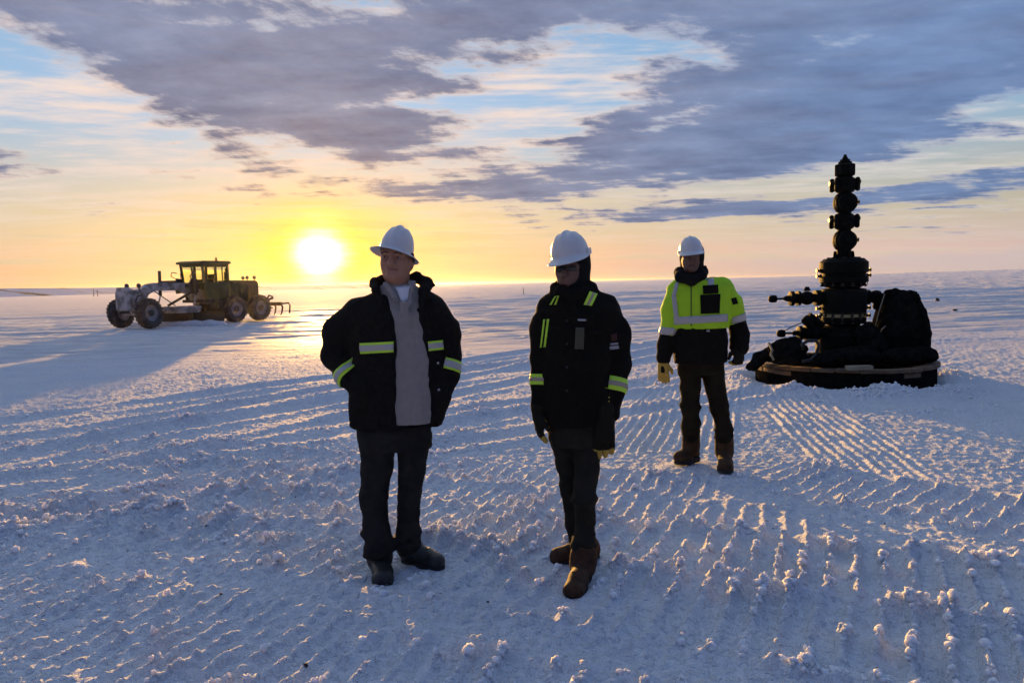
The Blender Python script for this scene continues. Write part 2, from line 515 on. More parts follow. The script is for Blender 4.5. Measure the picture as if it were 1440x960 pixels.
def snow_material(name, relief, sss):
    m = bpy.data.materials.new(name)
    m.use_nodes = True
    nt = m.node_tree
    b = nt.nodes['Principled BSDF']
    E.nt = nt
    co = E(nt.nodes.new('ShaderNodeTexCoord').outputs['Object'])
    big = E.noise(co, 0.9, 5, 0.6)
    crumb = E.noise(co, 24.0, 3, 0.6)
    fine = E.noise(co, 70.0, 3, 0.65)
    grit = E.noise(co, 220.0, 2, 0.6)
    c = E.mixc(big.smooth(0.35, 0.7), (0.86, 0.88, 0.91), (0.78, 0.82, 0.88))
    c = E.mixc(grit.smooth(0.62, 0.78) * 0.35, c, (0.62, 0.66, 0.72))
    nt.links.new(c.v, b.inputs['Base Color'])
    b.inputs['Roughness'].default_value = 0.85
    b.inputs['Specular IOR Level'].default_value = 0.5
    b.inputs['IOR'].default_value = 1.31
    # wind-scoured ripples on the plain, finer crumbs on the pad
    g_ = nt.nodes.new('ShaderNodeNewGeometry')
    sx = nt.nodes.new('ShaderNodeSeparateXYZ')
    nt.links.new(g_.outputs['Position'], sx.inputs[0])
    X_, Y_ = E(sx.outputs[0]), E(sx.outputs[1])
    rip = E.noise(E.vec(X_ * 0.45 + Y_ * 0.06, Y_ * 2.0 - X_ * 0.28, 0.0), 1.0, 5, 0.62, 0.3)
    plain = (Y_ - X_ * 0.12).smooth(13.0, 26.0)
    bn0 = nt.nodes.new('ShaderNodeBump')
    bn0.inputs['Strength'].default_value = 1.0
    bn0.inputs['Distance'].default_value = 1.0
    rip2 = E.noise(E.vec(X_ * 0.055 + Y_ * 0.01, Y_ * 0.30 - X_ * 0.04, 4.0), 1.0, 4, 0.6)
    nt.links.new(((rip * RIPPLE + rip2 * (RIPPLE * 4.0)) * plain).v, bn0.inputs['Height'])
    hgt = crumb.smooth(0.42, 0.75) * 0.9 + fine * 0.8 + grit * 0.3
    bn = nt.nodes.new('ShaderNodeBump')
    bn.inputs['Strength'].default_value = 1.0
    bn.inputs['Distance'].default_value = relief
    nt.links.new(hgt.v, bn.inputs['Height'])
    nt.links.new(bn0.outputs[0], bn.inputs['Normal'])
    nt.links.new(bn.outputs[0], b.inputs['Normal'])
    far_left = Y_.smooth(42.0, 75.0) * (X_ / Y_.max(1.0)).smooth(-0.04, -0.16)
    nt.links.new((0.85 - plain * (1.0 - far_left) * 0.33).v, b.inputs['Roughness'])
    b.inputs['Sheen Weight'].default_value = SHEEN
    b.inputs['Sheen Roughness'].default_value = 0.5
    b.subsurface_method = 'RANDOM_WALK' if hasattr(b, 'subsurface_method') else None
    b.inputs['Subsurface Weight'].default_value = sss
    b.inputs['Subsurface Radius'].default_value = (1.0, 0.8, 0.6)
    b.inputs['Subsurface Scale'].default_value = 0.035
    return m


RIPPLE = 0.55
SHEEN = 0.2
M_SNOW = snow_material('snow', 0.024, 0.0)
M_LUMP = snow_material('snow_lump', 0.007, 0.5)

# ------------------------------------------------------------------ the snow ground: one sheet to the horizon
def radial_rows():
    r = [0.25, 0.7, 1.2, 1.7, 2.1, 2.35]
    while r[-1] < 8.0:
        r.append(r[-1] * 1.0034)
    while r[-1] < 22:
        r.append(r[-1] * 1.0044)
    while r[-1] < 90:
        r.append(r[-1] * 1.0075)
    while r[-1] < 500:
        r.append(r[-1] * 1.02)
    while r[-1] < 4000:
        r.append(r[-1] * 1.12)
    r[-1] = 4000.0
    return np.array(r)


rad = radial_rows()
dense = np.linspace(R(-38), R(38), 740)
rest = np.linspace(R(39), R(321), 72)[1:-1]
ang = np.concatenate([dense, rest])
print('INFO grid', len(rad), len(ang), len(rad) * len(ang))
RR, AA = np.meshgrid(rad, ang, indexing='ij')
GX = RR * np.sin(AA)
GY = RR * np.cos(AA)
GZ = height(GX, GY)
GZ = np.where(RR > 520, np.minimum(macro(GX, GY), 2.4) * smoothstep(3500, 600, RR), GZ)
nr_, na_ = GX.shape
idx = np.arange(nr_ * na_).reshape(nr_, na_)
nxt = np.roll(idx, -1, axis=1)
faces = np.stack([idx[:-1], idx[1:], nxt[1:], nxt[:-1]], -1).reshape(-1, 4)
verts = np.stack([GX, GY, GZ], -1).reshape(-1, 3)
c_i = len(verts)
ground = mesh_obj('snow_ground', verts, faces[:, ::-1].copy(), M_SNOW)
tag(ground, 'churned wind-packed snow covering the flat plain to the horizon', 'ground', kind='structure')


def gz(x, y):
    return float(height(np.array([x]), np.array([y]))[0])
# ------------------------------------------------------------------ soft-body modelling: smooth unions of rounded forms, skinned on a grid
class Form:
    """d(X,Y,Z) signed distance with a bounding box."""
    def __init__(s, f, lo, hi, op='add', k=0.02):
        s.f, s.lo, s.hi, s.op, s.k = f, np.array(lo, float), np.array(hi, float), op, k


def cone(a, b, ra, rb, fy=1.0, k=0.02, op='add'):
    a, b = np.array(a, float), np.array(b, float)
    ab = b - a
    L2 = max(float(ab @ ab), 1e-9)
    m = max(ra, rb) * max(1.0, fy)

    def f(X, Y, Z):
        t = np.clip(((X - a[0]) * ab[0] + (Y - a[1]) * ab[1] + (Z - a[2]) * ab[2]) / L2, 0, 1)
        dx_, dy_, dz_ = X - a[0] - t * ab[0], (Y - a[1] - t * ab[1]) / fy, Z - a[2] - t * ab[2]
        return (np.sqrt(dx_ * dx_ + dy_ * dy_ + dz_ * dz_) - (ra + (rb - ra) * t)) * min(1.0, fy)
    return Form(f, np.minimum(a, b) - m, np.maximum(a, b) + m, op, k)


def ell(c, r, rot=None, k=0.02, op='add', n=2.0):
    c, r = np.array(c, float), np.array(r, float)
    Mi = np.array(rot.transposed()) if rot is not None else np.eye(3)
    m = r.max() if rot is not None else r

    def f(X, Y, Z):
        x, y, z = X - c[0], Y - c[1], Z - c[2]
        p = [(Mi[i, 0] * x + Mi[i, 1] * y + Mi[i, 2] * z) / r[i] for i in range(3)]
        q = (np.abs(p[0]) ** n + np.abs(p[1]) ** n + np.abs(p[2]) ** n) ** (1.0 / n)
        return (q - 1.0) * r.min()
    return Form(f, c - m * (1.25 if n > 2 else 1), c + m * (1.25 if n > 2 else 1), op, k)


def loft(rings, n=2.3, k=0.02, op='add', cap=0.0):
    """rings: (z, xc, yc, rx, ry) from bottom to top."""
    rg = np.array(sorted(rings), float)
    zz = rg[:, 0]

    def f(X, Y, Z):
        xc, yc, rx, ry = (np.interp(Z, zz, rg[:, i]) for i in (1, 2, 3, 4))
        q = (np.abs((X - xc) / rx) ** n + np.abs((Y - yc) / ry) ** n) ** (1.0 / n)
        d = (q - 1.0) * np.minimum(rx, ry)
        return np.maximum(d, np.maximum(zz[0] - Z, Z - zz[-1]) + cap)
    lo = [(rg[:, 1] - rg[:, 3]).min(), (rg[:, 2] - rg[:, 4]).min(), zz[0]]
    hi = [(rg[:, 1] + rg[:, 3]).max(), (rg[:, 2] + rg[:, 4]).max(), zz[-1]]
    return Form(f, lo, hi, op, k)


def slot(rows, y1, k=0.01, op='sub'):
    """Open front: between left and right edges (z, xl, xr), in front of y1."""
    rg = np.array(sorted(rows), float)

    def f(X, Y, Z):
        xl, xr = np.interp(Z, rg[:, 0], rg[:, 1]), np.interp(Z, rg[:, 0], rg[:, 2])
        return np.maximum(np.maximum(xl - X, X - xr), np.maximum(Y - y1, np.maximum(rg[0, 0] - Z, Z - rg[-1, 0])))
    return Form(f, [rg[:, 1].min(), y1 - 0.5, rg[0, 0]], [rg[:, 2].max(), y1, rg[-1, 0]], op, k)


def cut(p0, nrm, reach, k=0.006):
    """Trim away everything beyond the plane through p0, within reach."""
    p0, nrm = np.array(p0, float), np.array(nrm, float)
    nrm = nrm / np.linalg.norm(nrm)

    def f(X, Y, Z):
        dd = (X - p0[0]) * nrm[0] + (Y - p0[1]) * nrm[1] + (Z - p0[2]) * nrm[2]
        rr = np.sqrt((X - p0[0]) ** 2 + (Y - p0[1]) ** 2 + (Z - p0[2]) ** 2)
        return np.maximum(-dd, rr - reach)
    return Form(f, p0 - reach, p0 + reach, 'sub', k)


def chain(pts, radii, fy=1.0, k=0.02):
    return [cone(pts[i], pts[i + 1], radii[i], radii[i + 1], fy, k) for i in range(len(pts) - 1)]


def skin(name, forms, res, material, parent=None, folds=None, smooth_it=1, floor=None):
    adds = [f for f in forms if f.op == 'add']
    lo = np.min([f.lo for f in adds], 0) - 3 * res - 0.012
    hi = np.max([f.hi for f in adds], 0) + 3 * res + 0.012
    n = np.ceil((hi - lo) / res).astype(int) + 1
    ax = [(lo[i] + np.arange(n[i]) * res).astype(np.float32) for i in range(3)]
    D = np.full(n, 0.25, np.float32)
    for f in forms:
        mg = f.k + 3 * res + 0.015
        i0 = np.clip(np.floor((f.lo - mg - lo) / res).astype(int), 0, n)
        i1 = np.clip(np.ceil((f.hi + mg - lo) / res).astype(int) + 1, 0, n)
        if (i1 <= i0).any():
            continue
        sl = tuple(slice(i0[i], i1[i]) for i in range(3))
        X, Y, Z = np.meshgrid(*(ax[i][sl[i]] for i in range(3)), indexing='ij')
        d = f.f(X, Y, Z).astype(np.float32)
        cur = D[sl]
        k = f.k
        if f.op == 'add':
            h = np.maximum(k - np.abs(cur - d), 0) / k
            D[sl] = np.minimum(cur, d) - h * h * k * 0.25
        else:
            h = np.maximum(k - np.abs(cur + d), 0) / k
            D[sl] = np.maximum(cur, -d) + h * h * k * 0.25
    if folds is not None:
        amp, scale, seed = folds[:3]
        stretch = folds[3] if len(folds) > 3 else (1, 1, 1)
        ii = np.nonzero(np.abs(D) < amp * 2 + 3 * res)
        x, y, z = (ax[i][ii[i]] * stretch[i] * scale for i in range(3))
        rs = np.random.default_rng(seed)
        w1 = perlin(x + 0.7 * y, z + 0.4 * y, 500 + seed)
        v = np.abs(perlin(x * 0.8 + 1.3 * w1, z + y * 0.9 + w1, 510 + seed)) + 0.55 * np.abs(perlin(x * 1.9 + y, z * 2.1 - y + 1.2 * w1, 520 + seed)) \
            + 0.3 * np.abs(perlin(x * 4.2 - y * 2, z * 4.4 + y, 530 + seed))
        D[ii] += amp * (v * 2.0 - 0.75)
    if floor is not None:
        Z = ax[2][None, None, :]
        D = np.maximum(D, floor - Z)
    # surface nets
    S = D < 0
    cnt = np.zeros(n - 1, np.int8)
    for ox in (0, 1):
        for oy in (0, 1):
            for oz in (0, 1):
                cnt += S[ox:n[0] - 1 + ox, oy:n[1] - 1 + oy, oz:n[2] - 1 + oz]
    act = (cnt > 0) & (cnt < 8)
    ci = np.argwhere(act)
    vid = np.full(n - 1, -1, np.int32)
    vid[act] = np.arange(len(ci))
    acc = np.zeros((len(ci), 3), np.float32)
    num = np.zeros(len(ci), np.float32)
    for axis in range(3):
        o1, o2 = [a for a in range(3) if a != axis]
        for p in (0, 1):
            for q in (0, 1):
                a = ci.copy()
                a[:, o1] += p
                a[:, o2] += q
                b = a.copy()
                b[:, axis] += 1
                da, db = D[tuple(a.T)], D[tuple(b.T)]
                cr_ = (da < 0) != (db < 0)
                t = np.where(cr_, da / np.where(cr_, da - db, 1), 0)
                pt = a.astype(np.float32)
                pt[:, axis] += t
                acc += pt * cr_[:, None]
                num += cr_
    V = lo + (acc / num[:, None]) * res
    F = []
    for axis in range(3):
        o1, o2 = [(1, 2), (2, 0), (0, 1)][axis]
        sl_a = [slice(None)] * 3
        sl_b = [slice(None)] * 3
        sl_a[axis] = slice(0, n[axis] - 1)
        sl_b[axis] = slice(1, n[axis])
        A, B = S[tuple(sl_a)], S[tuple(sl_b)]
        e = np.argwhere(A != B)
        e = e[(e[:, o1] > 0) & (e[:, o2] > 0) & (e[:, o1] < n[o1] - 1) & (e[:, o2] < n[o2] - 1)]
        fl = A[tuple(e.T)]

        def cell(d1, d2):
            c = e.copy()
            c[:, o1] -= d1
            c[:, o2] -= d2
            return vid[tuple(c.T)]
        q = np.stack([cell(1, 1), cell(0, 1), cell(0, 0), cell(1, 0)], 1)
        q[~fl] = q[~fl][:, ::-1]
        F.append(q)
    F = np.concatenate(F)
    F = F[(F >= 0).all(1)]
    for _ in range(smooth_it):
        s_ = np.zeros_like(V)
        c_ = np.zeros(len(V))
        for a_, b_ in ((0, 1), (1, 2), (2, 3), (3, 0)):
            np.add.at(s_, F[:, a_], V[F[:, b_]])
            np.add.at(c_, F[:, a_], 1)
        V = V * 0.4 + (s_ / np.maximum(c_, 1)[:, None]) * 0.6
    return mesh_obj(name, V, F, material, parent)


CAM_M = np.array(cam.matrix_world.to_3x3())


def sight(u, v, y):
    """World point seen at photo position (u, v) when it stands at distance y."""
    d = CAM_M @ np.array([(u - 720) / 1040.0, (480 - v) / 1040.0, -1.0])
    t = y / d[1]
    return np.array([d[0] * t, y, CAM_H + d[2] * t])


class Fig:
    """A figure standing at distance y0: points by outline position, depth w in metres."""
    def __init__(s, y0):
        s.y0 = y0
        s.s = y0 / 1040.0

    def p(s, u, v, w=0.0):
        return sight(u, v, s.y0 + w)

    def ring(s, v, ul, ur, ry, w=0.0):
        a, b = s.p(ul, v, w), s.p(ur, v, w)
        return ((a[2] + b[2]) / 2, (a[0] + b[0]) / 2, s.y0 + w, (b[0] - a[0]) / 2, ry)

    def pts(s, *q):
        return [s.p(*x) for x in q]


def bvh_of(o):
    me = o.data
    return BVHTree.FromPolygons([tuple(v.co) for v in me.vertices], [tuple(p.vertices) for p in me.polygons])


def sheet(name, grid, material, parent, thick=0.004):
    """A strip of cloth: grid of (point, normal) rows, given thickness so that its edges sit into the garment."""
    nr, nc = len(grid), len(grid[0])
    V, F = [], []
    for row in grid:
        for p, nrm in row:
            V.append(p + nrm * thick)
    for row in grid:
        for p, nrm in row:
            V.append(p - nrm * thick)
    o = nr * nc
    for i in range(nr - 1):
        for j in range(nc - 1):
            a, b, c, d = i * nc + j, i * nc + j + 1, (i + 1) * nc + j + 1, (i + 1) * nc + j
            F.append((a, b, c, d))
            F.append((o + d, o + c, o + b, o + a))
    rim = [j for j in range(nc)] + [i * nc + nc - 1 for i in range(1, nr)] + [(nr - 1) * nc + j for j in range(nc - 2, -1, -1)] + [i * nc for i in range(nr - 2, 0, -1)]
    for a, b in zip(rim, rim[1:] + rim[:1]):
        F.append((b, a, o + a, o + b))
    ob = mesh_obj(name, V, F, material, parent)
    bm = bmesh.new()
    bm.from_mesh(ob.data)
    bmesh.ops.recalc_face_normals(bm, faces=bm.faces)
    bm.to_mesh(ob.data)
    bm.free()
    return ob


def front_patch(name, tree, fig, quad, material, parent, nu=14, nv=8, thick=0.004, lift=0.001):
    """Cloth patch laid on the camera-facing side of a garment; quad = four outline corners (tl, tr, br, bl)."""
    g = []
    tl, tr, br, bl = (np.array(q, float) for q in quad)
    last = None
    for i in range(nv + 1):
        row = []
        for j in range(nu + 1):
            a, b = j / nu, i / nv
            uv = (tl * (1 - a) + tr * a) * (1 - b) + (bl * (1 - a) + br * a) * b
            o = Vector(fig.p(uv[0], uv[1], -0.6))
            d = (Vector(fig.p(uv[0], uv[1], 0.6)) - o).normalized()
            hit, nrm, _, _ = tree.ray_cast(o, d)
            if hit is None:
                hit, nrm, _, _ = tree.find_nearest(Vector(fig.p(uv[0], uv[1], -0.12)))
            if nrm.dot(d) > 0:
                nrm = -nrm
            nrm = (nrm + Vector((0, -0.6, 0))).normalized()
            row.append((hit + nrm * lift, nrm))
        g.append(row)
    return sheet(name, g, material, parent, thick)


def wrap_band(name, tree, a, b, t0, t1, material, parent, nu=40, nv=4, thick=0.004, reach=0.2, slant=0.0, lift=0.001):
    """A band round a sleeve or leg between fractions t0..t1 of the axis a-b."""
    a, b = Vector(a), Vector(b)
    ax = (b - a).normalized()
    e1 = ax.orthogonal().normalized()
    e2 = ax.cross(e1)
    g = []
    for i in range(nv + 1):
        row = []
        for j in range(nu + 1):
            th = 2 * math.pi * (j % nu) / nu
            r = e1 * math.cos(th) + e2 * math.sin(th)
            c = a.lerp(b, t0 + (t1 - t0) * i / nv + slant * math.cos(th))
            hit, nrm, _, _ = tree.ray_cast(c + r * reach, -r, reach)
            if hit is None:
                hit = c + r * 0.06
            row.append((hit + r * lift, r))
        g.append(row)
    return sheet(name, g, material, parent, thick)


def hard_hat(parent, material, centre, size, yaw, pitch, roll, full_brim, height=0.155):
    """Moulded shell: dome with crown ridges, and either a full brim or a front peak with a short rim."""
    nt_, npf = 72, 22
    V, F = [], []
    prof = []
    for i in range(npf + 1):
        f = i / npf
        prof.append(('d', f))
    for i in range(1, 7):
        prof.append(('b', i / 6))
    for kind, f in prof:
        for j in range(nt_):
            th = 2 * math.pi * j / nt_
            fx, fy = math.sin(th), -math.cos(th)             # fy = -1 is the front
            ax_, ay_ = size * 0.46, size * 0.56
            front = max(0.0, -fy)
            if kind == 'd':
                ph = f * math.pi / 2
                rr = math.sin(ph) ** 0.86
                z = height * math.cos(ph) ** 0.92
                x, y = ax_ * rr * fx, ay_ * rr * fy
                ridge = math.exp(-(x / (size * 0.07)) ** 2) * 0.010 + math.exp(-((abs(x) - size * 0.2) / (size * 0.045)) ** 2) * 0.0045
                z += ridge * (1 - f) ** 0.35 * (1.0 if abs(y) < ay_ * 0.9 else 0.4)
                if f > 0.9:
                    z -= 0.0
            else:
                if full_brim:
                    w = 0.041 * f + 0.012 * f * front
                    dz = -0.012 * f - 0.010 * f * f * (1 - front * 0.6)
                else:
                    w = 0.010 * min(1, f * 2) + 0.045 * f * front ** 1.6
                    dz = -0.014 * min(1, f * 2) - 0.016 * f * front
                x, y = (ax_ + w) * fx, (ay_ + w) * fy
                z = dz
            V.append(Vector((x, y, z)))
    rows = len(prof)
    for i in range(rows - 1):
        for j in range(nt_):
            a, b = i * nt_ + j, i * nt_ + (j + 1) % nt_
            F.append((a, b, b + nt_, a + nt_))
    rot = Matrix.Rotation(yaw, 3, 'Z') @ Matrix.Rotation(roll, 3, 'Y') @ Matrix.Rotation(pitch, 3, 'X')
    c = Vector(centre)
    W = [c + rot @ v for v in V]
    o = mesh_obj('hard_hat', W, F, material, parent)
    bm = bmesh.new()
    bm.from_mesh(o.data)
    bmesh.ops.remove_doubles(bm, verts=bm.verts, dist=0.0004)
    bmesh.ops.recalc_face_normals(bm, faces=bm.faces)
    bmesh.ops.solidify(bm, geom=bm.faces[:], thickness=0.004)
    bm.to_mesh(o.data)
    bm.free()
    if not full_brim:
        for sx in (-1, 1):                                    # accessory slots at the sides
            q = []
            for dz in (0, 1):
                for dy in (-1, 1):
                    for d_ in (0, 1):
                        q.append(c + rot @ Vector((sx * (size * 0.44 + 0.014 * d_), dy * 0.024 + 0.01, -0.012 + 0.03 * dz)))
            mesh_obj('accessory_slot', q, [(0, 1, 3, 2), (4, 6, 7, 5), (0, 4, 5, 1), (2, 3, 7, 6), (1, 5, 7, 3), (0, 2, 6, 4)], material, o, smooth=False)
    return o


def tube(name, pts, r, material, parent=None, n=8, closed=False, rads=None):
    pts = [Vector(p) for p in pts]
    V, F = [], []
    m = len(pts)
    prev = None
    for i, p in enumerate(pts):
        d = (pts[min(i + 1, m - 1)] - pts[max(i - 1, 0)]).normalized()
        if prev is None:
            e = d.orthogonal().normalized()
        else:
            e = (prev - d * prev.dot(d)).normalized()
        prev = e
        g = d.cross(e)
        rr = rads[i] if rads else r
        for j in range(n):
            t = 2 * math.pi * j / n
            V.append(p + (e * math.cos(t) + g * math.sin(t)) * rr)
    for i in range(m - 1):
        for j in range(n):
            a, b = i * n + j, i * n + (j + 1) % n
            F.append((a, b, b + n, a + n))
    F.append(tuple(range(n - 1, -1, -1)))
    F.append(tuple((m - 1) * n + j for j in range(n)))
    return mesh_obj(name, V, F, material, parent)


def glove(parent, mat_main, mat_back, wrist, d, back, side, size=1.0, curl=0.5, cuff=0.05, spread=1.0, res=0.0055, cuff_mat=None, tip_mat=None, palm_mat=None, back_size=1.0):
    """Work glove: wrist point, direction d down the hand, back = normal of the back of the hand, side = towards the thumb."""
    wrist, d, back, side = (Vector(x) for x in (wrist, d, back, side))
    d.normalize()
    side = (side - d * side.dot(d)).normalized()
    back = side.cross(d) if back.dot(side.cross(d)) > 0 else d.cross(side)
    S = size

    def q(a, b, c):                      # along, toward thumb, toward back
        return wrist + d * (a * S) + side * (b * S) + back * (c * S)
    tips = []
    fm = [cone(q(-cuff, 0, 0), q(0.02, 0, 0), 0.043 * S, 0.036 * S, k=0.02)]
    for b in (-0.028, -0.009, 0.010, 0.028):
        fm.append(cone(q(0.02, b * 0.8, 0), q(0.092, b * 1.1, 0.002), 0.021 * S, 0.0175 * S, k=0.022))
    for b, L in ((-0.033, 0.058), (-0.011, 0.074), (0.012, 0.080), (0.034, 0.070)):
        a0 = Vector(q(0.095, b, 0.002))
        ang1, ang2, ang3 = curl * 0.55, curl * 1.35, curl * 1.9
        p1 = a0 + (d * math.cos(ang1) - back * math.sin(ang1)) * L * 0.48 * S + side * (b * 0.12 * spread * S)
        p2 = p1 + (d * math.cos(ang2) - back * math.sin(ang2)) * L * 0.34 * S
        p3 = p2 + (d * math.cos(ang3) - back * math.sin(ang3)) * L * 0.24 * S
        tips += chain([p1.lerp(p2, .1), p2, p3], [0.0135 * S, 0.0128 * S, 0.0112 * S], k=0.004)
        fm += chain([a0, p1, p2, p3], [0.0138 * S, 0.0128 * S, 0.012 * S, 0.0105 * S], k=0.006)
    t0 = q(0.03, 0.036, -0.006)
    t1 = q(0.065, 0.062, -0.02)
    t2 = q(0.10, 0.066, -0.034)
    fm += chain([t0, t1, t2], [0.018 * S, 0.0145 * S, 0.012 * S], k=0.012)
    o = skin('glove', fm, res, mat_main, parent, smooth_it=1)
    bs_ = back_size
    bk = [cone(q(0.012, 0, 0.012 + .012 * (1 - bs_)), q(0.088 * (.55 + .45 * bs_), 0.0, 0.014 + .02 * (1 - bs_)), 0.028 * S * bs_, 0.030 * S * bs_, k=0.012)]
    for b in ((-0.03, -0.01, 0.012, 0.032) if bs_ > .9 else ()):
        bk.append(cone(q(0.075, b, 0.009), q(0.112 + (0.01 if curl < .6 else 0), b * 1.05, 0.006 - 0.012 * curl), 0.0155 * S, 0.0135 * S, k=0.01))
    if mat_back is not mat_main:
        skin('glove_back', bk, res, mat_back, o, smooth_it=1)
    if tip_mat:
        skin('fingertips', tips, res * .8, tip_mat, o, smooth_it=1)
    if palm_mat:
        skin('palm_patch', [cone(q(0.02, 0.02, -0.014), q(0.085, 0.008, -0.014), 0.02 * S, 0.018 * S, k=.01), cone(q(0.05, 0.05, -0.02), q(0.085, 0.064, -0.03), 0.0155 * S, 0.0135 * S, k=.01)], res, palm_mat, o, smooth_it=1)
    if cuff_mat:
        skin('glove_cuff', [cone(q(-cuff - .005, 0, 0), q(-0.005, 0, 0), 0.046 * S, 0.040 * S)], res, cuff_mat, o)
    return o


def boot(parent, mat_up, mat_sole, heel, toe, ankle, top, r_top, size=1.0, laces=None):
    """Laced work boot: heel and toe on the ground, ankle joint and shaft top above."""
    heel, toe, ankle, top = (Vector(x) for x in (heel, toe, ankle, top))
    L = (toe - heel)
    L.z = 0
    d = L.normalized()
    sd = Vector((-d.y, d.x, 0))
    g = min(heel.z, toe.z)
    S = size
    up = Vector((0, 0, 1))
    ln = L.length
    f = [cone(top, ankle, r_top, 0.052 * S, k=0.03),
         cone(ankle, heel + d * 0.045 + up * 0.055, 0.052 * S, 0.044 * S, k=0.03),
         cone(ankle + d * 0.02, heel + d * (ln * 0.62) + up * 0.060, 0.050 * S, 0.042 * S, k=0.04),
         cone(heel + d * (ln * 0.55) + up * 0.05, toe - d * 0.046 + up * 0.044, 0.048 * S, 0.036 * S, k=0.03),
         cone(heel + d * (ln * 0.6) + sd * 0.012 + up * 0.046, toe - d * 0.06 - sd * 0.010 + up * 0.042, 0.044 * S, 0.037 * S, k=0.03),
         cone(toe - d * 0.055 + sd * 0.014 + up * 0.04, toe - d * 0.055 - sd * 0.014 + up * 0.04, 0.036 * S, 0.036 * S, k=0.03)]
    for i in range(3):                                        # collar roll and creases at the ankle
        c = ankle.lerp(top, 0.15 + 0.3 * i)
        f.append(cone(c - sd * 0.01, c + sd * 0.01, 0.054 * S, 0.054 * S, k=0.03))
    o = skin('boot', f, 0.0075, mat_up, parent, folds=(0.0022, 16.0, 3), floor=g + 0.022, smooth_it=1)
    sl = [cone(heel + d * 0.05 + up * 0.02, heel + d * 0.09 + up * 0.02, 0.049 * S, 0.046 * S, k=0.02),
          cone(heel + d * 0.08 + up * 0.02, toe - d * 0.1 + up * 0.02, 0.044 * S, 0.052 * S, k=0.03),
          cone(toe - d * 0.12 + up * 0.02, toe - d * 0.055 + up * 0.02, 0.055 * S, 0.05 * S, k=0.03)]

    def flat(fn):
        def h(X, Y, Z):
            return np.maximum(fn(X, Y, np.full_like(Z, heel.z + 0.02)), np.abs(Z - (g + 0.012)) - 0.016)
        return h
    for q in sl:
        q.f = flat(q.f)
    skin('sole', sl, 0.0075, mat_sole, o, smooth_it=1)
    if laces:
        for i in range(4):
            c = (ankle + d * 0.052).lerp(heel + d * (ln * 0.62) + up * 0.10, i / 3.2) + up * 0.004
            tube('lace', [c - sd * 0.026, c + d * 0.010 + up * 0.006, c + sd * 0.026], 0.003, laces, o, 6)
    return o


# fabrics
M_SKIN = mat('skin', (0.40, 0.205, 0.13), 0.55, noise=(30, 0.4, (0.33, 0.15, 0.10)), Subsurface_Weight=0.1)
M_SKIN.node_tree.nodes['Principled BSDF'].inputs['Subsurface Scale'].default_value = 0.01
M_SKIN_D = mat('shaded_skin', (0.15, 0.078, 0.055), 0.6, noise=(30, 0.4, (0.11, 0.06, 0.045)))  # shade under the hard hats is put into this darker skin colour
M_LIP = mat('lip', (0.30, 0.12, 0.10), 0.5)
M_HAIR = mat('hair', (0.035, 0.022, 0.014), 0.7, bump=(90, 0.6, 0.004))
M_EYE = mat('eye', (0.30, 0.26, 0.24), 0.35)
M_IRIS = mat('iris', (0.03, 0.02, 0.015), 0.2)
M_HAT = mat('hat_white', (0.66, 0.66, 0.66), 0.32, noise=(14, 0.35, (0.56, 0.55, 0.53)))
M_NAVY = mat('navy_cotton', (0.014, 0.012, 0.011), 0.9, spec=0.1, noise=(40, 0.7, (0.010, 0.009, 0.008)), bump=(240, 0.25, 0.003))
M_BLACK = mat('black_canvas', (0.009, 0.008, 0.007), 0.9, spec=0.08, noise=(40, 0.7, (0.013, 0.011, 0.008)), bump=(240, 0.25, 0.003))
M_FLEECE = mat('black_fleece', (0.010, 0.010, 0.010), 0.95, spec=0.15, bump=(160, 0.5, 0.004))
M_SHIRT = mat('grey_shirt', (0.30, 0.27, 0.25), 0.9, spec=0.2, noise=(25, 0.5, (0.25, 0.23, 0.22)), bump=(180, 0.2, 0.003))
M_TEE = mat('white_tee', (0.72, 0.72, 0.74), 0.9)
M_DENIM = mat('dark_denim', (0.018, 0.017, 0.017), 0.9, spec=0.1, noise=(9, 0.8, (0.030, 0.028, 0.026)), bump=(200, 0.3, 0.003))
M_CHAR = mat('charcoal_trousers', (0.020, 0.018, 0.014), 0.9, spec=0.1, noise=(8, 0.8, (0.03, 0.026, 0.02)), bump=(200, 0.3, 0.003))
M_OLIVE = mat('brown_canvas_trousers', (0.017, 0.014, 0.009), 0.9, spec=0.05, noise=(8, 0.8, (0.024, 0.02, 0.013)), bump=(200, 0.3, 0.003))
M_LIME = mat('lime_fabric', (0.42, 0.72, 0.025), 0.75, spec=0.2, noise=(10, 0.4, (0.36, 0.64, 0.03)), bump=(160, 0.2, 0.003))
M_LIMETAPE = mat('lime_tape', (0.55, 0.88, 0.05), 0.6, bump=(200, 0.2, 0.002))
M_SILVER = mat('silver_tape', (0.45, 0.44, 0.43), 0.5, metal=0.2, bump=(260, 0.2, 0.002))
M_TANTAPE = mat('silver_tan_tape', (0.40, 0.32, 0.24), 0.55, metal=0.1)
M_BOOTBLK = mat('black_leather', (0.012, 0.011, 0.010), 0.5, noise=(30, 0.6, (0.02, 0.018, 0.016)))
M_BOOTBRN = mat('brown_leather', (0.070, 0.030, 0.013), 0.75, spec=0.25, noise=(22, 0.8, (0.035, 0.016, 0.008)), bump=(60, 0.3, 0.003))
M_BOOTTAN = mat('tan_leather', (0.065, 0.036, 0.016), 0.8, spec=0.2, noise=(22, 0.8, (0.04, 0.022, 0.011)), bump=(60, 0.3, 0.003))
M_SOLE = mat('rubber_sole', (0.012, 0.011, 0.010), 0.8)
M_YGLOVE = mat('yellow_leather', (0.50, 0.32, 0.045), 0.75, noise=(40, 0.6, (0.38, 0.24, 0.045)), bump=(90, 0.3, 0.003))
M_LENS = mat('dark_lens', (0.012, 0.013, 0.015), 0.12, spec=0.5)
M_PLASTIC = mat('black_plastic', (0.012, 0.012, 0.012), 0.4)
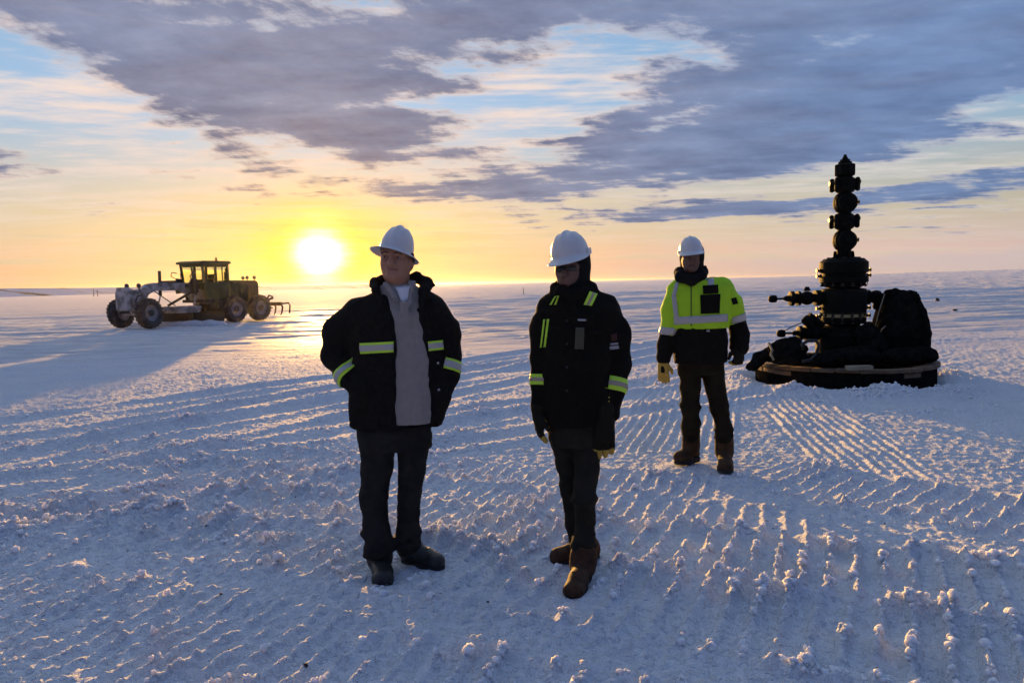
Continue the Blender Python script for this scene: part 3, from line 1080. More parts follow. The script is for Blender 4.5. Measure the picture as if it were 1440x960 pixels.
M_PATCH = mat('printed_patch', (0.34, 0.34, 0.36), 0.7)
M_RED = mat('red_print', (0.045, 0.012, 0.010), 0.8)
M_CLEAR = mat('vinyl_pocket', (0.055, 0.046, 0.02), 0.4)

# ------------------------------------------------------------------ the man with the open coat
def add_person(label):
    e = empty('person')
    tag(e, label, 'person', 'crew standing on the snow')
    return e


f1 = Fig(4.0)
P = f1.p
m1 = add_person('man in white full-brim hard hat, open dark coat and grey shirt, hands in pockets')
s = f1.s
# body
body = [
    ell(P(558, 353, .022), (21.5 * s, .088, 26 * s), k=.02), ell(P(556, 372, -.005), (20.5 * s, .075, 25 * s), k=.03),
    ell(P(554.5, 388, -.035), (13 * s, .045, 10 * s), k=.03), cone(P(558, 384, .02), P(562, 415, .03), 16 * s, 18 * s, k=.03),
    cone(P(539, 354, -.062), P(566, 356.5, -.058), 4.2 * s, 4.2 * s, k=.018),
    cone(P(551.5, 358, -.074), P(549.5, 370, -.095), 3.0 * s, 4.4 * s, k=.010), cone(P(544.5, 371, -.080), P(555, 371.5, -.078), 2.8 * s, 2.8 * s, k=.010),
    ell(P(541, 360.5, -.086), (5.2 * s, .016, 3.2 * s), k=.014, op='sub'), ell(P(560, 361.5, -.082), (5.2 * s, .016, 3.2 * s), k=.014, op='sub'),
    ell(P(540, 370, -.045), (4.5 * s, .03, 6 * s), k=.02), ell(P(567, 370, -.045), (7 * s, .03, 8 * s), k=.02),
    cone(P(545, 378.6, -.076), P(560, 379.6, -.073), 2.3 * s, 2.3 * s, k=.008), cone(P(547, 385, -.074), P(558, 385.6, -.072), 2.8 * s, 2.8 * s, k=.01),
    cone(P(546.5, 382, -.088), P(559, 382.6, -.085), 1.7 * s, 1.7 * s, k=.004, op='sub'),
    ell(P(579, 370, .02), (3.2 * s, .022, 9 * s), k=.008), ell(P(537.5, 368, .03), (2 * s, .02, 7 * s), k=.008),
    loft([f1.ring(610, 512, 600, .11, .02), f1.ring(560, 510, 602, .105, .02), f1.ring(500, 508, 604, .11, .02), f1.ring(440, 508, 608, .105, .02), f1.ring(418, 530, 592, .08, .03)], k=.04)]
body += chain(f1.pts((508, 444, .02), (470, 500, .03), (503, 542, -.075), (513, 549, -.09)), [.05, .04, .032, .03])
body += chain(f1.pts((603, 444, .02), (630, 500, .03), (626, 535, -.015), (620, 550, -.04)), [.05, .036, .03, .028])
body += chain(f1.pts((532, 605, .01), (526, 700, -.018), (532, 772, .0)), [.065, .042, .035])
body += chain(f1.pts((581, 605, .01), (575.5, 700, .02), (574, 764, .088)), [.06, .038, .034])
skin('body', body, .006, M_SKIN, m1, smooth_it=1)
for (a, b) in (((542, 360.8), (540.8, 361)), ((560.5, 361.8), (559.3, 362))):
    eye = skin('eye', [ell(P(a[0], a[1], -.070), (2.7 * s, .007, 1.15 * s))], .0018, M_EYE, m1)
    skin('iris', [ell(P(b[0], b[1], -.0765), (1.3 * s, .004, 1.2 * s))], .0015, M_IRIS, eye)
for a, b in (((536, 356), (546.5, 355.6)), ((553.5, 356), (566, 358))):
    tube('eyebrow', f1.pts((*a, -.078), ((a[0] + b[0]) / 2, (a[1] + b[1]) / 2 - 2.2, -.081), (*b, -.076)), .0030, M_HAIR, m1, 6)
skin('hair', [ell(P(558, 350, .035), (21.8 * s, .088, 22 * s), k=.02), cone(P(579.5, 358, .0), P(580.5, 367, .015), 3.0 * s, 3.0 * s, k=.015),
              cone(P(537, 357, -.005), P(536.5, 362, .0), 1.8 * s, 1.5 * s, k=.015), ell(P(562, 372, .075), (20 * s, .05, 16 * s), k=.02),
              ell(P(549, 358, -.075), (24 * s, .055, 8 * s), k=.01, op='sub')], .005, M_HAIR, m1)
tube('lip', f1.pts((545.5, 379, -.083), (552, 378.4, -.087), (559.5, 380, -.080)), .0042, M_LIP, m1, 6)
hard_hat(m1, M_HAT, P(557.0, 355, .018), .194, R(-14), R(-14), R(11), True, .140)
# shirt
shirt = skin('shirt', [loft([f1.ring(592, 522, 619, .128, .0), f1.ring(560, 520, 620, .132, .0), f1.ring(500, 516, 619, .138, .01), f1.ring(440, 510, 610, .130, .015), f1.ring(412, 524, 596, .095, .02), f1.ring(400, 536, 584, .07, .02)], k=.03),
                      cone(P(543, 400, -.05), P(555, 423, -.112), 5 * s, 3 * s, fy=.4, k=.012), cone(P(547, 408, -.08), P(563, 424, -.118), 4 * s, 2 * s, fy=.4, k=.01), cone(P(580, 398, -.05), P(576, 424, -.112), 4.5 * s, 3 * s, fy=.4, k=.012),
                      cone(P(567, 428, -.119), P(588, 582, -.116), 4.5 * s, 4.5 * s, fy=.3, k=.012)],
             .007, M_SHIRT, m1, folds=(.0055, 7.0, 11, (1.6, 1, .55)))
t1 = bvh_of(shirt)
front_patch('undershirt', t1, f1, [(556, 404), (577, 402), (574, 422), (565, 426)], M_TEE, shirt, 6, 6, .004)
for v_ in (440, 465, 492, 520, 548):
    q = f1.p(571 + (v_ - 440) * .12, v_, -.3)
    h_, n_, _, _ = t1.ray_cast(Vector(q), Vector((0, 1, 0)))
    if h_:
        skin('button', [ell(h_, (.006, .004, .006))], .002, M_SHIRT, shirt)
# jacket
jk = [loft([f1.ring(597, 492, 622, .150, .01), f1.ring(560, 493, 628, .158, .01), f1.ring(520, 492, 630, .160, .015), f1.ring(480, 490, 628, .160, .015), f1.ring(445, 490, 624, .148, .02),
            f1.ring(420, 506, 612, .118, .025), f1.ring(407, 530, 598, .085, .03)], k=.05)]
jk += chain(f1.pts((503, 440, .02), (476, 466, .03), (470, 500, .03)), [.080, .074, .067], k=.05)
jk += chain(f1.pts((470, 500, .03), (487, 527, -.045), (513, 549, -.095)), [.066, .058, .055], k=.03)
jk += chain(f1.pts((608, 438, .02), (627, 466, .03), (632, 500, .03)), [.080, .070, .064], k=.05)
jk += chain(f1.pts((632, 500, .03), (630, 528, .0), (620, 554, -.045)), [.060, .056, .052], k=.03)
jk += [cone(P(620, 556, -.06), P(612, 584, -.05), .055, .042, k=.03), cone(P(505, 560, -.06), P(506, 588, -.05), .05, .045, k=.03)]
jk += [slot([(P(0, 606)[2], P(556, 606, -.15)[0], P(611, 606, -.15)[0]), (P(0, 500)[2], P(557, 500, -.15)[0], P(605, 500, -.15)[0]), (P(0, 460)[2], P(553, 460, -.15)[0], P(599, 460, -.15)[0]),
             (P(0, 425)[2], P(546, 425, -.15)[0], P(586, 425, -.15)[0]), (P(0, 385)[2], P(535, 385, -.15)[0], P(590, 385, -.15)[0])], 4.0 - .095, k=.02)]
jk += [slot([(P(0, 445)[2], P(551, 445, -.1)[0], P(590, 445, -.1)[0]), (P(0, 425)[2], P(545, 425, -.1)[0], P(587, 425, -.1)[0]), (P(0, 380)[2], P(536, 380, -.1)[0], P(590, 380, -.1)[0])], 4.03, k=.02)]
# turned collar and lapels
jk += chain(f1.pts((556, 396, .105), (536, 394, .075), (527, 397, .01), (529, 408, -.075), (541, 428, -.13)), [.018, .018, .018, .017, .010], fy=.8, k=.03)
jk += chain(f1.pts((560, 392, .105), (586, 390, .085), (600, 398, .02), (598, 410, -.07), (593, 434, -.13)), [.021, .021, .021, .019, .010], fy=.8, k=.03)
jk += [cone(P(588, 388, .05), P(609, 401, -.01), .022, .008, fy=.6, k=.015), cone(P(598, 396, .01), P(606, 406, -.03), .02, .008, fy=.6, k=.015), cone(P(529, 398, .03), P(522, 402, .02), .02, .012, k=.02)]
jacket1 = skin('jacket', jk, .0085, M_NAVY, m1, folds=(.0075, 6.5, 5, (1.2, 1, .8)))
tj = bvh_of(jacket1)
for quad, inner in (([(506, 482.5), (553.5, 480), (553.5, 495), (507, 497.5)], [(506, 486), (553.5, 483.5), (553.5, 491.5), (507, 494)]),
                    ([(602, 480), (623, 478), (623.5, 491), (603, 493.5)], [(602, 483), (623, 481), (623.5, 488), (603, 490.5)])):
    front_patch('reflective_stripe', tj, f1, quad, M_LIMETAPE, jacket1)
    front_patch('silver_tape', tj, f1, inner, M_SILVER, jacket1, lift=.0035)
for a, b, t0, t1_, rc_ in ((P(469, 500, .03), P(513, 549, -.095), .40, .60, .1), (P(634, 495, .03), P(621, 552, -.04), .20, .46, .075)):
    wrap_band('reflective_stripe', tj, a, b, t0, t1_, M_LIMETAPE, jacket1, reach=rc_)
    wrap_band('silver_tape', tj, a, b, t0 + .05, t1_ - .05, M_SILVER, jacket1, lift=.0035, reach=rc_)
for u, v in ((607, 520), (609, 560)):
    h_, n_, _, _ = tj.ray_cast(Vector(P(u, v, -.4)), Vector((0, 1, 0)))
    if h_:
        skin('snap', [ell(h_, (.007, .005, .007))], .002, M_SILVER, jacket1)
# trousers
tr = [loft([f1.ring(630, 505, 606, .115, .015), f1.ring(600, 503, 607, .12, .015), f1.ring(570, 508, 604, .12, .015)], k=.05)]
tr += chain(f1.pts((533, 612, .01), (529.5, 655, .0), (525.5, 700, -.02), (529, 745, .0), (532, 772, .0)), [.104, .084, .072, .068, .068], k=.03)
tr += chain(f1.pts((581, 612, .01), (580, 655, .01), (575.5, 700, .02), (574, 742, .06), (574, 766, .09)), [.096, .076, .064, .062, .062], k=.008)
for u, v, w, r_ in ((531, 766, .0, .077), (531, 776, -.005, .077), (529, 752, .0, .074), (574, 752, .07, .069), (574, 764, .08, .070)):
    tr.append(ell(P(u, v, w), (r_ - .004, r_ - .004, .02), Matrix.Rotation(R(random.uniform(-14, 14)), 3, 'Y'), k=.03))
skin('trousers', tr, .0085, M_DENIM, m1, folds=(.0075, 7.5, 8, (1, 1, 1.4)))
boot(m1, M_BOOTBLK, M_SOLE, P(534, 799, .1), P(541, 829, -.21), P(534, 787, .03), P(533, 765, .02), .058, 1.0, M_PLASTIC)
boot(m1, M_BOOTBLK, M_SOLE, P(567, 787, .20), P(624, 802, .02), P(574, 770, .12), P(573, 752, .10), .058, 1.0, M_PLASTIC)
# ------------------------------------------------------------------ the man in the black parka, head bowed, striding stance
f2 = Fig(3.9)
P = f2.p
s = f2.s
m2 = add_person('man in black parka with lime stripes, white cap-style hard hat and dark glasses')
body = [
    ell(P(803, 358, .02), (23 * s, .10, 26 * s), k=.02), ell(P(799, 380, -.01), (19 * s, .078, 22 * s), k=.03), ell(P(796, 397, -.045), (11 * s, .04, 8 * s), k=.03),
    cone(P(804, 392, .03), P(806, 420, .03), 17 * s, 19 * s, k=.03),
    cone(P(784, 374, -.066), P(812, 373, -.058), 3.6 * s, 3.6 * s, k=.016), cone(P(793.5, 377, -.084), P(792, 387, -.104), 2.6 * s, 3.8 * s, k=.012),
    cone(P(788, 388.5, -.084), P(798, 388, -.082), 2.4 * s, 2.4 * s, k=.012),
    cone(P(789, 394, -.080), P(802, 393.5, -.078), 2.0 * s, 2.0 * s, k=.008), cone(P(790, 398.4, -.076), P(801, 398, -.074), 2.4 * s, 2.4 * s, k=.01),
    cone(P(789, 396.2, -.09), P(802, 395.8, -.088), .9 * s, .9 * s, k=.004, op='sub'),
    loft([f2.ring(610, 772, 845, .10, .02), f2.ring(560, 772, 850, .10, .02), f2.ring(500, 770, 856, .105, .02), f2.ring(440, 770, 860, .11, .02), f2.ring(415, 786, 840, .09, .03)], k=.04)]
body += chain(f2.pts((774, 432, .02), (759, 505, .035), (757, 570, -.005), (757, 590, -.015)), [.05, .035, .028, .025])
body += chain(f2.pts((856, 435, .02), (876, 512, .04), (856, 580, -.04), (850, 600, -.05)), [.055, .045, .035, .03])
body += chain(f2.pts((796, 605, .045), (799.5, 685, .088), (812, 765, .18)), [.06, .035, .032])
body += chain(f2.pts((826, 605, .0), (822, 695, -.035), (820, 775, -.01)), [.055, .038, .033])
skin('body', body, .0068, M_SKIN_D, m2, smooth_it=1)
hood = skin('balaclava', [ell(P(805, 366, .03), (25.5 * s, .108, 30 * s), k=.02), cone(P(806, 378, .035), P(808, 405, .035), 23 * s, 23 * s, k=.03),
                          cone(P(800, 405, -.02), P(806, 412, .02), 15 * s, 20 * s, k=.03),
                          ell(P(794, 384, -.11), (16.5 * s, .088, 17.5 * s), k=.012, op='sub')], .0065, M_FLEECE, m2, folds=(.003, 9, 21))
hard_hat(m2, M_HAT, P(801.8, 358.5, .014), .214, R(-24), R(8), R(-8), False, .122)
# wrap-round safety glasses
fr = []
for sx in (-1, 1):
    cu = 788.0 if sx < 0 else 805.5
    g = []
    for i in range(5):
        row = []
        for j in range(9):
            a = j / 8 - .5
            b = i / 4 - .5
            uu = cu + a * (15.0 if sx > 0 else 12.5)
            vv = 378.3 + b * (7.4 - 2.2 * abs(a)) + (.9 if sx < 0 else 0) - .05 * (uu - 797)
            ww = -.102 + .00012 * (uu - 796) ** 2
            row.append((Vector(P(uu, vv, ww)), Vector((0.002 * (uu - 797) * 10, -1, .05)).normalized()))
        g.append(row)
    fr.append(g)
gl = sheet('sunglasses', fr[1], M_LENS, m2, .0012)
sheet('lens', fr[0], M_LENS, gl, .0012)
tube('glasses_frame', f2.pts((781.5, 376.5, -.075), (788, 374.6, -.1), (797, 375.6, -.108), (806, 373.6, -.094), (814, 372.5, -.063), (822, 371, .0)), .0024, M_PLASTIC, gl, 6)
tube('nose_bridge', f2.pts((793.5, 378, -.105), (797, 376.4, -.110), (799.5, 377.5, -.106)), .002, M_PLASTIC, gl, 6)
# parka
jk = [loft([f2.ring(596, 767, 846, .140, .01), f2.ring(560, 764, 854, .148, .01), f2.ring(510, 762, 858, .152, .012), f2.ring(465, 761, 862, .150, .015), f2.ring(438, 760, 862, .140, .02), f2.ring(418, 768, 852, .120, .025),
            f2.ring(405, 784, 834, .092, .03)], k=.05)]
jk += chain(f2.pts((776, 430, .02), (762, 462, .035), (759, 505, .035)), [.068, .056, .048], k=.05)
jk += chain(f2.pts((759, 505, .035), (758, 540, .015), (757, 574, -.005)), [.046, .042, .040], k=.025)
jk += chain(f2.pts((850, 434, .02), (866, 468, .03), (868, 512, .03)), [.078, .070, .069], k=.05)
jk += chain(f2.pts((868, 512, .03), (863, 545, -.01), (855, 578, -.04)), [.068, .062, .064], k=.03)
jk += chain(f2.pts((804, 402, .09), (786, 403, .06), (781, 405, -.02), (790, 411, -.085), (804, 415, -.10)), [.03, .03, .028, .028, .024], fy=.8, k=.03)
jk += chain(f2.pts((804, 402, .09), (824, 403, .06), (829, 406, -.01), (820, 412, -.08), (806, 415, -.10)), [.032, .032, .032, .03, .024], fy=.8, k=.03)
jk += [cone(P(785, 402, -.05), P(779, 397.5, -.045), .016, .006, k=.015), cone(P(804, 415, -.11), P(800, 592, -.135), .02, .02, fy=.5, k=.015)]
jacket2 = skin('parka', jk, .0085, M_BLACK, m2, folds=(.0075, 5.5, 15, (1.2, 1, .8)))
tj = bvh_of(jacket2)


def stripe(tree, fig, quad, inner, mi, parent, nu=8, nv=8):
    front_patch('reflective_stripe', tree, fig, quad, M_LIMETAPE, parent, nu, nv)
    if inner:
        front_patch('tape_centre', tree, fig, inner, mi, parent, nu, nv, lift=.0035)


stripe(tj, f2, [(780.5, 416.5), (786.5, 415.5), (782, 428.5), (773, 428.5)], [(782.5, 416.5), (784.5, 416.2), (779.5, 428.5), (776, 428.5)], M_NAVY, jacket2)
stripe(tj, f2, [(829, 409.5), (840, 413.5), (832, 430), (820.5, 428.5)], [(832.8, 411), (836.2, 412.2), (828.3, 429.4), (824.2, 429)], M_TANTAPE, jacket2)
stripe(tj, f2, [(764.5, 449), (772.5, 448.5), (767.5, 488), (759.5, 488.5)], [(767.3, 448.8), (769.6, 448.7), (764.7, 488.2), (762.3, 488.3)], M_NAVY, jacket2, 6, 12)
front_patch('chest_pocket', tj, f2, [(809.5, 460.5), (821.8, 460.5), (820.3, 491), (808, 490.5)], M_CLEAR, jacket2, 8, 10, .005)
front_patch('name_tag', tj, f2, [(812.5, 448.2), (824, 448.6), (824, 451.4), (812.5, 451)], M_PATCH, jacket2, 8, 3, .002)
front_patch('chest_pocket_flap', tj, f2, [(826, 462), (846, 463), (846, 470), (826, 469)], M_BLACK, jacket2, 8, 4, .005)
front_patch('sleeve_patch', tj, f2, [(857, 487), (870, 485.5), (870.5, 490), (857.5, 491.8)], M_PATCH, jacket2, 6, 4, .002)
front_patch('sleeve_print', tj, f2, [(859, 470), (867, 468), (868, 478), (860, 480)], M_RED, jacket2, 6, 6, .0015)
front_patch('sleeve_print', tj, f2, [(858, 482.5), (869, 481.3), (869.3, 484), (858.2, 485.4)], M_PATCH, jacket2, 6, 3, .0012)
wrap_band('reflective_stripe', tj, P(866, 520, .02), P(860, 562, -.03), .30, .74, M_LIMETAPE, jacket2, reach=.1)
wrap_band('tape_centre', tj, P(866, 520, .02), P(860, 562, -.03), .45, .60, M_TANTAPE, jacket2, lift=.0035, reach=.1)
wrap_band('reflective_stripe', tj, P(758.5, 515, .03), P(757, 560, .0), .25, .58, M_LIMETAPE, jacket2, reach=.068)
wrap_band('tape_centre', tj, P(758.5, 515, .03), P(757, 560, .0), .36, .47, M_TANTAPE, jacket2, lift=.0035, reach=.068)
for v in (455, 490, 525, 560):
    h_, n_, _, _ = tj.ray_cast(Vector(P(803, v, -.4)), Vector((0, 1, 0)))
    if h_:
        skin('snap', [ell(h_, (.007, .005, .007))], .0022, M_PLASTIC, jacket2)
for u, v in ((869, 573), (868.5, 579)):
    h_, n_, _, _ = tj.ray_cast(Vector(P(u, v, -.4)), Vector((0, 1, 0)))
    if h_:
        skin('snap', [ell(h_, (.005, .005, .006))], .002, M_YGLOVE, jacket2)
tr = [loft([f2.ring(625, 776, 846, .105, .015), f2.ring(598, 771, 846, .115, .015), f2.ring(570, 774, 846, .11, .015)], k=.05)]
tr += chain(f2.pts((793, 612, .05), (796, 650, .07), (799.5, 690, .09), (805, 735, .14), (811, 762, .18)), [.080, .054, .039, .037, .042], k=.03)
tr += chain(f2.pts((825, 612, .0), (825.5, 655, -.02), (822, 695, -.04), (823.5, 735, -.02), (820.5, 768, -.01)), [.082, .069, .059, .052, .057], k=.010)
for u, v, w, r_ in ((821, 765, -.01, .064), (822, 755, -.01, .060), (821, 702, -.045, .064), (800, 676, .08, .048)):
    tr.append(ell(P(u, v, w), (r_ - .004, r_ - .004, .02), Matrix.Rotation(R(random.uniform(-14, 14)), 3, 'Y'), k=.03))
skin('trousers', tr, .0085, M_CHAR, m2, folds=(.0065, 7.5, 18, (1, 1, 1.4)))
boot(m2, M_BOOTBRN, M_SOLE, P(822, 810, .02), P(804, 848, -.30), P(820, 797, -.03), P(821, 770, -.02), .058, 1.0, M_BOOTTAN)
boot(m2, M_BOOTBRN, M_SOLE, P(843, 784, .27), P(773, 794, .17), P(829, 772, .22), P(817, 752, .18), .055, 1.0, M_BOOTTAN)
dn = Vector((0, 0, -1))
M_GBLACK = mat('black_leather_glove', (0.016, 0.014, 0.009), 0.8, spec=0.1, bump=(90, 0.3, 0.003))
glove(m2, M_GBLACK, M_GBLACK, P(850, 586, -.07), dn + Vector((-.05, -.02, 0)), (0, -1, 0), (-1, 0, 0), 1.25, 0.3, .03, tip_mat=M_YGLOVE)
glove(m2, M_GBLACK, M_GBLACK, P(757, 581, -.015), dn + Vector((.06, -.10, 0)), (-1, .15, 0), (.25, -1, 0), .9, .35, .03, tip_mat=M_YGLOVE, palm_mat=M_YGLOVE)

# ------------------------------------------------------------------ the man in the lime jacket
f3 = Fig(6.2)
P = f3.p
s = f3.s
m3 = add_person('man in bright lime and black high-visibility jacket with tan boots')
body = [
    ell(P(972, 353, .02), (15.5 * s, .10, 18 * s), k=.02), ell(P(971.5, 368, -.015), (12.5 * s, .078, 15 * s), k=.03), ell(P(971, 379, -.045), (8 * s, .04, 5 * s), k=.03),
    cone(P(972, 376, .03), P(972, 395, .03), 11 * s, 12 * s, k=.03),
    cone(P(962, 361, -.06), P(981, 361, -.06), 2.4 * s, 2.4 * s, k=.016), cone(P(971, 363, -.085), P(970.5, 370, -.108), 1.8 * s, 2.6 * s, k=.012),
    cone(P(966, 375, -.088), P(976, 375, -.088), 1.5 * s, 1.5 * s, k=.008), cone(P(967, 377.6, -.084), P(975.5, 377.6, -.084), 1.6 * s, 1.6 * s, k=.01),
    ell(P(966, 364.4, -.1), (3 * s, .014, 1.8 * s), k=.012, op='sub'), ell(P(977, 364.4, -.1), (3 * s, .014, 1.8 * s), k=.012, op='sub'),
    loft([f3.ring(515, 958, 1018, .11, .02), f3.ring(470, 956, 1016, .11, .02), f3.ring(430, 952, 1016, .115, .02), f3.ring(405, 952, 1012, .11, .02), f3.ring(394, 962, 996, .09, .03)], k=.04)]
body += chain(f3.pts((950, 412, .02), (938, 462, .03), (933, 500, -.0), (932, 512, -.01)), [.06, .05, .036, .032])
body += chain(f3.pts((1018, 410, .02), (1036, 458, .05), (1040, 490, -.03), (1036, 500, -.05)), [.06, .05, .036, .032])
body += chain(f3.pts((973, 515, .02), (970.5, 565, .03), (971.5, 612, .10)), [.07, .05, .04])
body += chain(f3.pts((1000, 515, .02), (1010, 565, -.014), (1018.5, 618, -.07)), [.07, .05, .04])
skin('body', body, .009, M_SKIN_D, m3, smooth_it=1)
for u in (966, 977):
    e_ = skin('eye', [ell(P(u, 364.6, -.078), (1.9 * s, .008, 1.1 * s))], .002, M_EYE, m3)
    skin('iris', [ell(P(u - .2, 364.7, -.0845), (.9 * s, .004, 1.0 * s))], .0016, M_IRIS, e_)
skin('balaclava', [ell(P(973, 357, .03), (17 * s, .108, 20 * s), k=.02), cone(P(973, 366, .035), P(973, 384, .035), 15.5 * s, 17 * s, k=.03),
                   ell(P(970.5, 370, -.11), (11.5 * s, .088, 11.5 * s), k=.012, op='sub')], .0075, M_FLEECE, m3, folds=(.003, 9, 22))
hard_hat(m3, M_HAT, P(971.5, 353.5, .012), .212, R(-9), R(1), R(-5), False, .122)
nk = chain(f3.pts((973, 385, .10), (956, 383, .05), (957, 389, -.05), (972, 394, -.10)), [.042, .042, .042, .04], fy=.9, k=.03)
nk += chain(f3.pts((973, 384, .10), (988, 382, .05), (986, 388, -.05), (973, 394, -.10)), [.042, .042, .042, .04], fy=.9, k=.03)
nk += [cone(P(957, 381, .0), P(951.5, 379, .0), .02, .008, k=.015), cone(P(988, 378, .02), P(992.5, 374.5, .02), .02, .008, k=.015)]
skin('collar', nk, .0075, M_FLEECE, m3, folds=(.004, 7, 23))
jk = [loft([f3.ring(460.5, 947, 1024, .159, .01), f3.ring(440, 947, 1026, .158, .01), f3.ring(418, 945, 1027, .150, .015), f3.ring(402, 946, 1021, .128, .02), f3.ring(391, 954, 1004, .10, .03)], k=.05)]
jk += chain(f3.pts((953, 409, .02), (944, 436, .03), (939.5, 468, .035)), [.085, .078, .074], k=.05)
jk += chain(f3.pts((1015, 405, .02), (1029, 428, .035), (1036, 449, .05)), [.090, .084, .082], k=.05)
jk += [cut(P(939, 470, .035), P(938.2, 484, .04) - P(939, 470, .035), .13), cut(P(1036, 454.5, .05), P(1039.5, 468, .045) - P(1036, 454.5, .05), .115)]
jacket3 = skin('lime_jacket', jk, .010, M_LIME, m3, folds=(.009, 5.0, 25, (1.2, 1, .8)))
tj = bvh_of(jacket3)
lw = [loft([f3.ring(509, 947, 1021, .150, .01), f3.ring(480, 947, 1023, .154, .01), f3.ring(463, 949.5, 1021.5, .150, .01), f3.ring(452, 951, 1020, .146, .01)], k=.04)]
lw += chain(f3.pts((939.5, 462, .035), (936.5, 484, .02), (933.5, 504, -.01)), [.060, .068, .060], k=.03)
lw += chain(f3.pts((1034.5, 446, .05), (1040, 470, .03), (1040, 488, -.02)), [.068, .078, .074], k=.03)
lower = skin('black_hem', lw, .010, M_BLACK, jacket3, folds=(.009, 5.0, 26, (1.2, 1, .8)))
# silver tape: braces, waist band and arm bands
front_patch('silver_tape', tj, f3, [(947.5, 446), (1023, 441.5), (1023, 452), (947.5, 456.5)], M_SILVER, jacket3, 30, 4)
front_patch('silver_tape', tj, f3, [(949.5, 398), (955.5, 394), (950.5, 416), (944.5, 417)], M_SILVER, jacket3, 5, 10)
front_patch('silver_tape', tj, f3, [(944.5, 416), (950.5, 415.5), (955, 452), (948.5, 453)], M_SILVER, jacket3, 5, 12)
front_patch('silver_tape', tj, f3, [(995.3, 385.5), (1003.6, 385.8), (1004, 402), (995.3, 402)], M_SILVER, jacket3, 5, 8)
wrap_band('silver_tape', tj, P(941, 450, .03), P(939, 475, .035), .38, .80, M_SILVER, jacket3, reach=.1)
wrap_band('silver_tape', tj, P(1031, 432, .04), P(1037, 456, .05), .42, .82, M_SILVER, jacket3, reach=.11)
pk = front_patch('radio_pocket', tj, f3, [(988.3, 401.8), (1009.2, 400.6), (1009.6, 412.2), (988.8, 413.4)], M_BLACK, jacket3, 8, 6, .010)
front_patch('radio_pocket', tj, f3, [(984.6, 414.8), (1012.6, 413.6), (1011.2, 440.4), (985.4, 441.2)], M_BLACK, jacket3, 8, 8, .010)
front_patch('sleeve_patch', tj, f3, [(1028, 419.6), (1035, 417.8), (1037.8, 426.6), (1030.4, 428.6)], M_BLACK, jacket3, 5, 5, .003)
front_patch('zip', tj, f3, [(971.2, 396), (972.6, 396), (972.6, 458), (971.2, 458)], M_PLASTIC, jacket3, 2, 14, .003)
tl = bvh_of(lower)
front_patch('label', tl, f3, [(993.6, 463.8), (998, 463.8), (998, 466.4), (993.6, 466.4)], M_PATCH, jacket3, 3, 3, .003)
tr = [loft([f3.ring(525, 955, 1018, .12, .015), f3.ring(505, 953, 1018, .125, .015), f3.ring(490, 954, 1018, .12, .015)], k=.05)]
tr += chain(f3.pts((971, 518, .02), (970.5, 545, .03), (970.5, 572, .03), (971.5, 595, .07), (971.5, 612, .10)), [.098, .082, .074, .070, .068], k=.03)
tr += chain(f3.pts((1001, 518, .02), (1006, 545, .0), (1012, 575, -.02), (1017, 600, -.05), (1018.5, 618, -.07)), [.098, .084, .076, .068, .066], k=.010)
for u, v, w, r_ in ((971.5, 606, .09, .074), (971.3, 597, .07, .072), (1018, 612, -.06, .072), (1017, 603, -.05, .071), (970.5, 570, .03, .078), (1011, 572, -.02, .08)):
    tr.append(ell(P(u, v, w), (r_ - .005, r_ - .005, .022), Matrix.Rotation(R(random.uniform(-14, 14)), 3, 'Y'), k=.03))
skin('trousers', tr, .010, M_OLIVE, m3, folds=(.007, 7.0, 28, (1, 1, 1.4)))
boot(m3, M_BOOTTAN, M_SOLE, P(981, 645, .22), P(950.5, 650.5, .04), P(972, 630, .15), P(971.5, 608, .12), .072, 1.12, M_BOOTBRN)
boot(m3, M_BOOTTAN, M_SOLE, P(1018, 651.5, .02), P(1021, 665, -.30), P(1018.5, 637, -.05), P(1018.5, 614, -.06), .072, 1.12, M_BOOTBRN)
glove(m3, M_YGLOVE, M_BLACK, P(932.3, 509, -.015), dn + Vector((.02, -.08, 0)), (-.35, -1, 0), (1, -.4, 0), 1.0, .22, .05, cuff_mat=M_YGLOVE, back_size=.62)
glove(m3, M_GBLACK, M_GBLACK, P(1039, 487, -.04), dn + Vector((-.10, -.30, 0)), (.45, -1, 0), (-1, -.5, 0), 1.1, 1.05, .05, tip_mat=M_YGLOVE)
# ------------------------------------------------------------------ hard-surface helpers
def lathe(name, prof, material, parent=None, loc=(0, 0, 0), axis='Z', n=28, smooth_ang=0.6):
    """Turned part: prof = (radius, height) pairs along the axis."""
    V, F = [], []
    for r_, h_ in prof:
        for j in range(n):
            t = 2 * math.pi * j / n
            x, y, z = r_ * math.cos(t), r_ * math.sin(t), h_
            V.append((x, y, z) if axis == 'Z' else ((z, x, y) if axis == 'X' else (y, z, x)))
    for i in range(len(prof) - 1):
        for j in range(n):
            a, b = i * n + j, i * n + (j + 1) % n
            F.append((a, b, b + n, a + n))
    F.append(tuple(range(n - 1, -1, -1)))
    F.append(tuple((len(prof) - 1) * n + j for j in range(n)))
    o = mesh_obj(name, V, F, material, parent, smooth=False)
    o.location = loc
    sharpen(o, smooth_ang)
    return o


def sharpen(o, ang=0.6):
    bm = bmesh.new()
    bm.from_mesh(o.data)
    bmesh.ops.recalc_face_normals(bm, faces=bm.faces)
    for f in bm.faces:
        f.smooth = True
    for e in bm.edges:
        if len(e.link_faces) == 2:
            e.smooth = e.calc_face_angle(0) < ang
    bm.to_mesh(o.data)
    bm.free()


